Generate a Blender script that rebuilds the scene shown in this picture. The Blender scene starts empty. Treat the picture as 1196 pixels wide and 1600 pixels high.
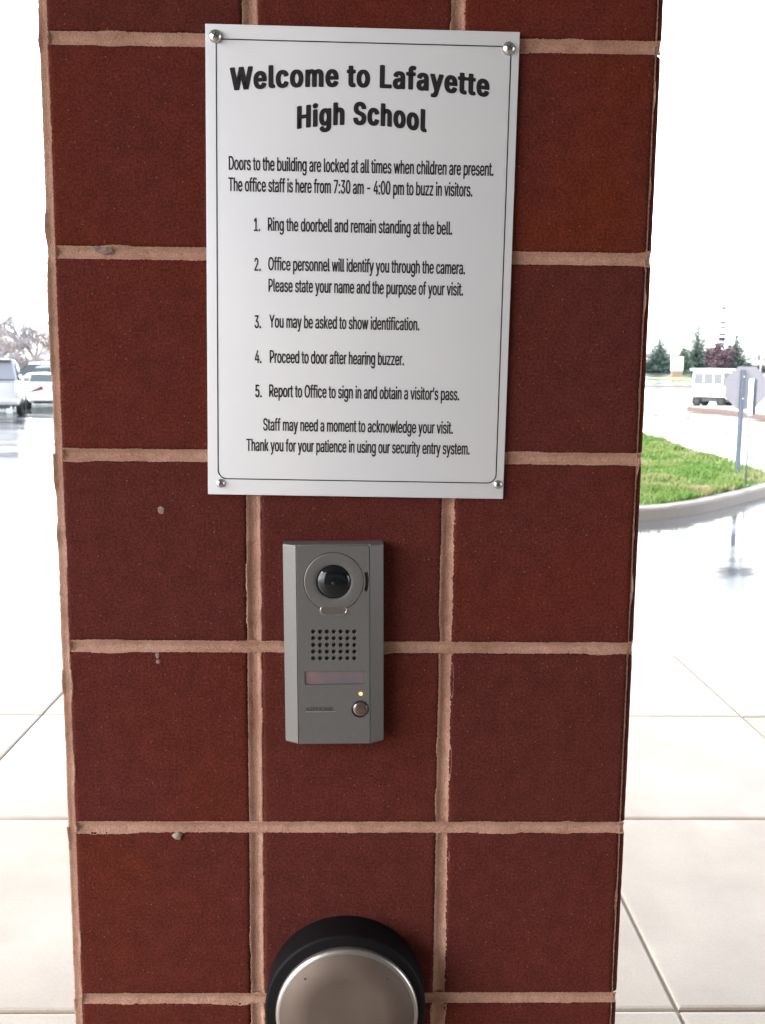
import bpy, math, random
from mathutils import Vector, Matrix, noise
PI = math.pi
R = math.radians
random.seed(7)
SC = bpy.context.scene
COL = SC.collection

# ------------------------------------------------------------------ camera
EYE = Vector((0.0111, -1.0122, 1.55))
PITCH, YAW, ROLL, FPX = 0.1403, -0.0208, 0.0103, 1530.0
_f = Vector((0, math.cos(PITCH), -math.sin(PITCH)))
_r = Vector((1, 0, 0))
_u = Vector((0, math.sin(PITCH), math.cos(PITCH)))
_rz = Matrix.Rotation(YAW, 3, 'Z')
_f, _r, _u = _rz @ _f, _rz @ _r, _rz @ _u
CR = math.cos(ROLL) * _r + math.sin(ROLL) * _u
CU = -math.sin(ROLL) * _r + math.cos(ROLL) * _u
CF = _f
cam_data = bpy.data.cameras.new('camera')
cam = bpy.data.objects.new('camera', cam_data)
COL.objects.link(cam)
m = Matrix((CR, CU, -CF)).transposed().to_4x4()
m.translation = EYE
cam.matrix_world = m
cam_data.sensor_fit = 'VERTICAL'
cam_data.sensor_height = 36.0
cam_data.lens = 36.0 * FPX / 1600.0
cam_data.clip_start = 0.02
cam_data.clip_end = 3000
cam_data.dof.use_dof = True
cam_data.dof.focus_distance = 0.99
cam_data.dof.aperture_fstop = (cam_data.lens / 1000.0) / 0.0019
SC.camera = cam

# ------------------------------------------------------------------ light
SUN_EL, SUN_AZ = 42.0, 254.0          # azimuth clockwise from +Y
w = bpy.data.worlds.new('World')
SC.world = w
w.use_nodes = True
nt = w.node_tree
bg = nt.nodes['Background']
sky = nt.nodes.new('ShaderNodeTexSky')
sky.sky_type = 'NISHITA'
sky.sun_disc = False
sky.sun_elevation = R(SUN_EL)
sky.sun_rotation = R(SUN_AZ)
sky.air_density = 1.0
sky.dust_density = 1.0
sky.ozone_density = 1.0
hs = nt.nodes.new('ShaderNodeHueSaturation')
hs.inputs['Saturation'].default_value = 0.30     # overcast: the blue is veiled by cloud
nt.links.new(sky.outputs[0], hs.inputs['Color'])
nt.links.new(hs.outputs[0], bg.inputs['Color'])
bg.inputs['Strength'].default_value = 0.15
sd = bpy.data.lights.new('sun', 'SUN')
sd.energy = 0.5
sd.angle = R(35)
sd.color = (1.0, 0.97, 0.93)
sun = bpy.data.objects.new('sun', sd)
COL.objects.link(sun)
sv = Vector((math.sin(R(SUN_AZ)) * math.cos(R(SUN_EL)), math.cos(R(SUN_AZ)) * math.cos(R(SUN_EL)), math.sin(R(SUN_EL))))
sun.rotation_euler = sv.to_track_quat('Z', 'Y').to_euler()
vs = SC.view_settings
SC.display_settings.display_device = 'sRGB'
vs.view_transform = 'Standard'
vs.look = 'None'
vs.exposure = 2.85
vs.gamma = 1.0
vs.use_curve_mapping = False


# ------------------------------------------------------------------ helpers
def at(px, py, y=None, z=None):
    """point of the place seen at photo pixel (px,py) on plane y=.. or z=.."""
    d = (px - 598) / FPX * CR - (py - 800) / FPX * CU + CF
    t = (y - EYE.y) / d.y if y is not None else (z - EYE.z) / d.z
    return EYE + d * t


def link(o, parent=None):
    COL.objects.link(o)
    if parent:
        o.parent = parent
    return o


def tag(o, label=None, cat=None, group=None, kind=None):
    if label: o['label'] = label
    if cat: o['category'] = cat
    if group: o['group'] = group
    if kind: o['kind'] = kind
    return o


def empty(name, loc, rz=0.0):
    o = bpy.data.objects.new(name, None)
    o.empty_display_size = 0.1
    o.location = loc
    o.rotation_euler = (0, 0, rz)
    return link(o)


class MB:
    def __init__(s):
        s.v, s.f, s.sm, s.mi = [], [], [], []

    def add(s, vs_, fs, smooth=False, mat=0):
        n = len(s.v)
        s.v += [tuple(v) for v in vs_]
        for f in fs:
            s.f.append(tuple(i + n for i in f))
            s.sm.append(smooth)
            s.mi.append(mat)

    def box(s, x0, x1, y0, y1, z0, z1, M=None, mat=0):
        vs_ = [Vector((x, y, z)) for z in (z0, z1) for y in (y0, y1) for x in (x0, x1)]
        if M: vs_ = [M @ v for v in vs_]
        s.add(vs_, [(0, 2, 3, 1), (4, 5, 7, 6), (0, 1, 5, 4), (2, 6, 7, 3), (0, 4, 6, 2), (1, 3, 7, 5)], False, mat)

    def tube(s, p0, p1, r0, r1=None, n=12, cap=True, smooth=True, mat=0):
        p0, p1 = Vector(p0), Vector(p1)
        r1 = r0 if r1 is None else r1
        q = (p1 - p0).to_track_quat('Z', 'Y')
        vs_ = []
        for p, r in ((p0, r0), (p1, r1)):
            for i in range(n):
                a = 2 * PI * i / n
                vs_.append(p + q @ Vector((r * math.cos(a), r * math.sin(a), 0)))
        s.add(vs_, [(i, (i + 1) % n, n + (i + 1) % n, n + i) for i in range(n)], smooth, mat)
        if cap:
            k = len(s.v) - 2 * n
            s.add([], [])
            s.f += [tuple(k + i for i in reversed(range(n))), tuple(k + n + i for i in range(n))]
            s.sm += [False, False]
            s.mi += [mat, mat]

    def lathe(s, prof, c=(0, 0, 0), axis='-y', n=48, smooth=True, mat=0, close=True):
        """prof: (radius, along) pairs; revolved about an axis through c; along points to -y (towards viewer) or z"""
        c = Vector(c)
        vs_ = []
        for r, h in prof:
            for i in range(n):
                a = 2 * PI * i / n
                if axis == '-y':
                    vs_.append(c + Vector((r * math.cos(a), -h, r * math.sin(a))))
                elif axis == 'x':
                    vs_.append(c + Vector((h, r * math.cos(a), r * math.sin(a))))
                else:
                    vs_.append(c + Vector((r * math.cos(a), r * math.sin(a), h)))
        fs = []
        for j in range(len(prof) - 1):
            for i in range(n):
                k = (i + 1) % n
                fs.append((j * n + i, j * n + k, (j + 1) * n + k, (j + 1) * n + i))
        s.add(vs_, fs, smooth, mat)
        if close:
            L = len(s.v) - n
            s.f.append(tuple(L + i for i in range(n)))
            s.sm.append(False)
            s.mi.append(mat)

    def mesh(s, name):
        me = bpy.data.meshes.new(name)
        me.from_pydata(s.v, [], s.f)
        me.polygons.foreach_set('use_smooth', s.sm)
        me.polygons.foreach_set('material_index', s.mi)
        me.update()
        return me

    def build(s, name, mat, parent=None, recalc=True, bevel=None):
        me = s.mesh(name)
        if recalc or bevel:
            import bmesh
            b = bmesh.new()
            b.from_mesh(me)
            if recalc:
                bmesh.ops.recalc_face_normals(b, faces=b.faces)
            if bevel:
                es = [e for e in b.edges if len(e.link_faces) == 2 and e.calc_face_angle(0) > R(28)]
                bmesh.ops.bevel(b, geom=es, offset=bevel[0], segments=bevel[1], profile=0.5, affect='EDGES')
                if bevel[1] > 1:
                    for f in b.faces: f.smooth = True
            b.to_mesh(me)
            b.free()
        for mm in (mat if isinstance(mat, (list, tuple)) else [mat]):
            me.materials.append(mm)
        o = bpy.data.objects.new(name, me)
        return link(o, parent)


def inst(name, me, parent=None, loc=(0, 0, 0), rot=(0, 0, 0)):
    o = bpy.data.objects.new(name, me)
    o.location = loc
    o.rotation_euler = rot
    return link(o, parent)


def copy_tree(o, parent=None):
    c = o.copy()
    COL.objects.link(c)
    c.parent = parent
    for ch in [q for q in SC.objects if q.parent == o]:
        copy_tree(ch, c)
    return c


# ------------------------------------------------------------------ materials
def mat(name, col, rough=0.6, metal=0.0, spec=0.5, coat=0.0, emit=None, emit_s=0.0, trans=0.0):
    mt = bpy.data.materials.new(name)
    mt.use_nodes = True
    p = mt.node_tree.nodes['Principled BSDF']
    p.inputs['Base Color'].default_value = (*col, 1)
    p.inputs['Roughness'].default_value = rough
    p.inputs['Metallic'].default_value = metal
    p.inputs['Specular IOR Level'].default_value = spec
    p.inputs['Coat Weight'].default_value = coat
    p.inputs['Transmission Weight'].default_value = trans
    if emit:
        p.inputs['Emission Color'].default_value = (*emit, 1)
        p.inputs['Emission Strength'].default_value = emit_s
    return mt


def N(mt, t, **kw):
    n = mt.node_tree.nodes.new(t)
    for k, v in kw.items():
        if k.startswith('i_'):
            n.inputs[k[2:].replace('_', ' ')].default_value = v
        else:
            setattr(n, k, v)
    return n


def L(mt, a, b):
    mt.node_tree.links.new(a, b)


def ramp(mt, fac, stops):
    r = N(mt, 'ShaderNodeValToRGB')
    e = r.color_ramp.elements
    while len(e) < len(stops): e.new(0.5)
    for i, (p, c) in enumerate(stops):
        e[i].position = p
        e[i].color = (*c, 1) if len(c) == 3 else c
    L(mt, fac, r.inputs[0])
    return r.outputs[0]


def mixc(mt, fac, a, b, mode='MIX'):
    n = N(mt, 'ShaderNodeMix', data_type='RGBA', blend_type=mode)
    for s, v in ((0, fac), (6, a), (7, b)):
        if isinstance(v, (int, float)): n.inputs[s].default_value = v
        elif isinstance(v, tuple): n.inputs[s].default_value = (*v, 1)
        else: L(mt, v, n.inputs[s])
    return n.outputs[2]


def nz(mt, scale, detail=3, coord='Object', rough=0.5, off=None, stretch=None):
    tc = N(mt, 'ShaderNodeTexCoord')
    src = tc.outputs[coord]
    if off or stretch:
        mp = N(mt, 'ShaderNodeMapping')
        L(mt, src, mp.inputs[0])
        if stretch: mp.inputs['Scale'].default_value = stretch
        src = mp.outputs[0]
        if off == 'rand':
            oi = N(mt, 'ShaderNodeObjectInfo')
            mu = N(mt, 'ShaderNodeMath', operation='MULTIPLY')
            mu.inputs[1].default_value = 37.0
            L(mt, oi.outputs['Random'], mu.inputs[0])
            cb = N(mt, 'ShaderNodeCombineXYZ')
            L(mt, mu.outputs[0], cb.inputs[0])
            L(mt, mu.outputs[0], cb.inputs[2])
            L(mt, cb.outputs[0], mp.inputs['Location'])
    n = N(mt, 'ShaderNodeTexNoise')
    n.inputs['Scale'].default_value = scale
    n.inputs['Detail'].default_value = detail
    n.inputs['Roughness'].default_value = rough
    L(mt, src, n.inputs['Vector'])
    return n.outputs[0]


def bump(mt, h, strength=0.3, dist=0.001, normal=None):
    b = N(mt, 'ShaderNodeBump')
    b.inputs['Strength'].default_value = strength
    b.inputs['Distance'].default_value = dist
    L(mt, h, b.inputs['Height'])
    if normal: L(mt, normal, b.inputs['Normal'])
    return b.outputs[0]


def P(mt): return mt.node_tree.nodes['Principled BSDF']


def math_n(mt, op, a, b=None):
    n = N(mt, 'ShaderNodeMath', operation=op)
    for i, v in enumerate((a, b)):
        if v is None: continue
        if isinstance(v, (int, float)): n.inputs[i].default_value = v
        else: L(mt, v, n.inputs[i])
    return n.outputs[0]


# concrete brick of the pier: dark red, sanded face with sparse light grains
M_block = mat('red_block', (0.12, 0.03, 0.025), 0.95, spec=0.08)
big = nz(M_block, 6, 4, off='rand')
oi = N(M_block, 'ShaderNodeObjectInfo')
tone = ramp(M_block, oi.outputs['Random'], [(0.0, (0.082, 0.0195, 0.0145)), (0.5, (0.096, 0.0195, 0.0115)), (1.0, (0.108, 0.020, 0.0085))])
tone = mixc(M_block, ramp(M_block, big, [(0.3, (0, 0, 0)), (0.75, (1, 1, 1))]), tone, (0.082, 0.0195, 0.0165))
grain = nz(M_block, 400, 3, off='rand', rough=0.75)
fine = nz(M_block, 1100, 2, off='rand', rough=0.8)
tone = mixc(M_block, 0.6, tone, ramp(M_block, fine, [(0.3, (0.4, 0.4, 0.4)), (0.5, (1, 1, 1)), (0.7, (1.8, 1.7, 1.7))]), 'MULTIPLY')
patch = nz(M_block, 45, 4, off='rand', rough=0.65)
tone = mixc(M_block, 0.5, tone, ramp(M_block, patch, [(0.3, (0.7, 0.7, 0.7)), (0.5, (1, 1, 1)), (0.7, (1.3, 1.3, 1.3))]), 'MULTIPLY')
tone = mixc(M_block, 0.55, tone, ramp(M_block, grain, [(0.32, (0.3, 0.3, 0.3)), (0.5, (1, 1, 1)), (0.68, (2.1, 1.9, 1.9))]), 'MULTIPLY')
tcb = N(M_block, 'ShaderNodeTexCoord')
mpb = N(M_block, 'ShaderNodeMapping')
mub = math_n(M_block, 'MULTIPLY', oi.outputs['Random'], 11.0)
cbb = N(M_block, 'ShaderNodeCombineXYZ')
L(M_block, mub, cbb.inputs[0]); L(M_block, mub, cbb.inputs[1]); L(M_block, cbb.outputs[0], mpb.inputs['Location'])
L(M_block, tcb.outputs['Object'], mpb.inputs[0])
vo = N(M_block, 'ShaderNodeTexVoronoi')
vo.inputs['Scale'].default_value = 190
L(M_block, mpb.outputs[0], vo.inputs['Vector'])
sep = N(M_block, 'ShaderNodeSeparateColor')
L(M_block, vo.outputs['Color'], sep.inputs[0])
near = math_n(M_block, 'LESS_THAN', vo.outputs['Distance'], 0.12)
pick = math_n(M_block, 'GREATER_THAN', sep.outputs[0], 0.80)
spk = math_n(M_block, 'MULTIPLY', near, pick)
tone = mixc(M_block, math_n(M_block, 'MULTIPLY', spk, 0.45), tone, (0.36, 0.2, 0.15))
L(M_block, tone, P(M_block).inputs['Base Color'])
n1 = bump(M_block, grain, 0.65, 0.0014)
n2 = bump(M_block, nz(M_block, 110, 3, off='rand'), 0.35, 0.0012, n1)
L(M_block, n2, P(M_block).inputs['Normal'])

M_mortar = mat('pink_mortar', (0.42, 0.24, 0.18), 0.9, spec=0.25)
g = nz(M_mortar, 700, 2, rough=0.7)
c = ramp(M_mortar, nz(M_mortar, 14, 5), [(0.28, (0.36, 0.19, 0.13)), (0.5, (0.47, 0.265, 0.19)), (0.75, (0.54, 0.32, 0.24))])
c = mixc(M_mortar, 0.5, c, ramp(M_mortar, nz(M_mortar, 70, 5, rough=0.7), [(0.3, (0.62, 0.58, 0.56)), (0.5, (1, 1, 1)), (0.75, (1.2, 1.2, 1.2))]), 'MULTIPLY')
c = mixc(M_mortar, 0.75, c, ramp(M_mortar, g, [(0.3, (0.55, 0.5, 0.5)), (0.5, (1, 1, 1)), (0.75, (1.35, 1.35, 1.3))]), 'MULTIPLY')
L(M_mortar, c, P(M_mortar).inputs['Base Color'])
L(M_mortar, bump(M_mortar, g, 0.8, 0.0018, bump(M_mortar, nz(M_mortar, 120, 5, rough=0.7), 0.6, 0.0025)), P(M_mortar).inputs['Normal'])

M_smear = mat('mortar_splash', (0.55, 0.45, 0.38), 0.9)
L(M_smear, ramp(M_smear, nz(M_smear, 300, 3), [(0.3, (0.16, 0.10, 0.085)), (0.7, (0.30, 0.21, 0.18))]), P(M_smear).inputs['Base Color'])
M_pebble = mat('pebble', (0.42, 0.36, 0.27), 0.7)
L(M_pebble, ramp(M_pebble, nz(M_pebble, 500, 3), [(0.3, (0.2, 0.16, 0.11)), (0.7, (0.36, 0.29, 0.21))]), P(M_pebble).inputs['Base Color'])

M_sign = mat('sign_panel', (0.72, 0.71, 0.72), 0.42, spec=0.45)
L(M_sign, ramp(M_sign, nz(M_sign, 5, 3), [(0.3, (0.64, 0.64, 0.665)), (0.7, (0.69, 0.68, 0.69))]), P(M_sign).inputs['Base Color'])
L(M_sign, bump(M_sign, nz(M_sign, 900, 2), 0.12, 0.0004), P(M_sign).inputs['Normal'])
M_edge = mat('sign_edge', (0.62, 0.62, 0.63), 0.4)
M_ink = mat('printed_ink', (0.012, 0.010, 0.012), 0.45)
M_screw = mat('screw_steel', (0.55, 0.54, 0.53), 0.28, metal=1.0)
M_slot = mat('screw_recess', (0.03, 0.03, 0.03), 0.6)

M_case = mat('silver_grey_paint', (0.21, 0.2, 0.19), 0.42, metal=0.35)
L(M_case, ramp(M_case, nz(M_case, 1500, 2), [(0.3, (0.125, 0.118, 0.113)), (0.7, (0.168, 0.16, 0.154))]), P(M_case).inputs['Base Color'])
L(M_case, bump(M_case, nz(M_case, 1800, 2), 0.1, 0.0002), P(M_case).inputs['Normal'])
M_black = mat('black_plastic', (0.012, 0.012, 0.013), 0.5)
M_lens = mat('smoked_dome', (0.006, 0.007, 0.009), 0.10, spec=0.42, coat=0.0)
M_eye = mat('lens_eye', (0.05, 0.035, 0.025), 0.2, metal=0.5)
M_window = mat('name_window', (0.23, 0.16, 0.165), 0.3, coat=0.3)
L(M_window, ramp(M_window, nz(M_window, 22, 2, stretch=(1, 1, 1)), [(0.35, (0.13, 0.11, 0.125)), (0.65, (0.25, 0.14, 0.14))]), P(M_window).inputs['Base Color'])
M_irwin = mat('smoked_window', (0.11, 0.09, 0.085), 0.25, coat=0.4)
M_led = mat('amber_lamp', (0.9, 0.55, 0.2), 0.3, emit=(1.0, 0.36, 0.06), emit_s=0.5)
M_button = mat('button_face', (0.16, 0.115, 0.10), 0.16, metal=0.6, coat=0.5)
M_chrome = mat('bright_trim', (0.6, 0.58, 0.56), 0.25, metal=1.0)
M_rubber = mat('black_rubber', (0.005, 0.004, 0.005), 0.6, spec=0.12)
M_rim_s = mat('disc_rim_steel', (0.42, 0.39, 0.36), 0.38, metal=0.95)
M_steel = mat('brushed_steel', (0.3, 0.25, 0.22), 0.42, metal=0.45)
bs = nz(M_steel, 60, 4, stretch=(30, 1, 1))
L(M_steel, ramp(M_steel, nz(M_steel, 14, 4), [(0.3, (0.115, 0.082, 0.064)), (0.7, (0.155, 0.112, 0.09))]), P(M_steel).inputs['Base Color'])
L(M_steel, bump(M_steel, nz(M_steel, 2200, 2), 0.1, 0.0002), P(M_steel).inputs['Normal'])
L(M_steel, ramp(M_steel, nz(M_steel, 30, 4), [(0.3, (0.52, 0.52, 0.52)), (0.7, (0.66, 0.66, 0.66))]), P(M_steel).inputs['Roughness'])

# wet paving and asphalt
M_slab = mat('damp_concrete', (0.5, 0.45, 0.39), 0.55, spec=0.5)
cs = ramp(M_slab, nz(M_slab, 2.6, 7, 'Object', off='rand', rough=0.62), [(0.3, (0.195, 0.16, 0.122)), (0.6, (0.245, 0.205, 0.16)), (0.8, (0.28, 0.237, 0.188))])
cs = mixc(M_slab, 0.5, cs, ramp(M_slab, nz(M_slab, 160, 3), [(0.3, (0.75, 0.75, 0.75)), (0.5, (1, 1, 1)), (0.75, (1.15, 1.15, 1.15))]), 'MULTIPLY')
L(M_slab, cs, P(M_slab).inputs['Base Color'])
L(M_slab, ramp(M_slab, nz(M_slab, 1.1, 4, off='rand'), [(0.35, (0.26, 0.26, 0.26)), (0.65, (0.48, 0.48, 0.48))]), P(M_slab).inputs['Roughness'])
L(M_slab, bump(M_slab, nz(M_slab, 130, 3), 0.25, 0.0015), P(M_slab).inputs['Normal'])
M_joint = mat('slab_joint', (0.2, 0.155, 0.13), 0.9)
M_asph = mat('wet_asphalt', (0.05, 0.05, 0.052), 0.2, spec=0.5, coat=0.0)
pud = nz(M_asph, 0.45, 4, 'Object', stretch=(1, 1.6, 1))
L(M_asph, ramp(M_asph, nz(M_asph, 60, 3), [(0.3, (0.035, 0.035, 0.037)), (0.7, (0.075, 0.073, 0.072))]), P(M_asph).inputs['Base Color'])
L(M_asph, ramp(M_asph, pud, [(0.40, (0.05, 0.05, 0.05)), (0.62, (0.24, 0.24, 0.24))]), P(M_asph).inputs['Roughness'])
L(M_asph, bump(M_asph, nz(M_asph, 3.5, 3, stretch=(0.5, 1.8, 1)), 0.10, 0.02), P(M_asph).inputs['Normal'])
P(M_asph).inputs['Specular IOR Level'].default_value = 0.9
M_kerb = mat('kerb_concrete', (0.36, 0.32, 0.29), 0.55)
L(M_kerb, ramp(M_kerb, nz(M_kerb, 3, 6), [(0.3, (0.10, 0.088, 0.08)), (0.7, (0.17, 0.152, 0.14))]), P(M_kerb).inputs['Base Color'])
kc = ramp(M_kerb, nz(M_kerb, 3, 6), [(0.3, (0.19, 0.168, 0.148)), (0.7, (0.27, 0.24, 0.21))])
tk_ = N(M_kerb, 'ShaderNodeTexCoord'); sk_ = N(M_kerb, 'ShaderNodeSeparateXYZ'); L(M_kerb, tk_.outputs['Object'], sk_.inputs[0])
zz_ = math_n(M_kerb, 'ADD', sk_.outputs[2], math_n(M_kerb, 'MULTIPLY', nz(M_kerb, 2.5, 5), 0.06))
kc = mixc(M_kerb, ramp(M_kerb, math_n(M_kerb, 'MULTIPLY', zz_, 5.0), [(0.66, (0.85, 0.85, 0.85)), (0.74, (0, 0, 0))]), kc, (0.10, 0.078, 0.062))  # front face stained darker than the top, with its shade put into the colour
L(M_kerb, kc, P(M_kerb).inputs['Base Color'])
L(M_kerb, bump(M_kerb, nz(M_kerb, 60, 3), 0.4, 0.004), P(M_kerb).inputs['Normal'])
M_turf = mat('turf_soil', (0.1, 0.09, 0.04), 0.9)
L(M_turf, ramp(M_turf, nz(M_turf, 1.6, 5), [(0.35, (0.045, 0.085, 0.018)), (0.55, (0.08, 0.11, 0.03)), (0.72, (0.2, 0.15, 0.09))]), P(M_turf).inputs['Base Color'])
M_grass = mat('grass_blades', (0.09, 0.17, 0.03), 0.6, spec=0.3)
L(M_grass, ramp(M_grass, nz(M_grass, 1.3, 5), [(0.3, (0.06, 0.135, 0.022)), (0.47, (0.105, 0.19, 0.032)), (0.6, (0.18, 0.21, 0.065)), (0.74, (0.30, 0.24, 0.14))]), P(M_grass).inputs['Base Color'])
P(M_grass).inputs['Subsurface Weight'].default_value = 0.0

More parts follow.
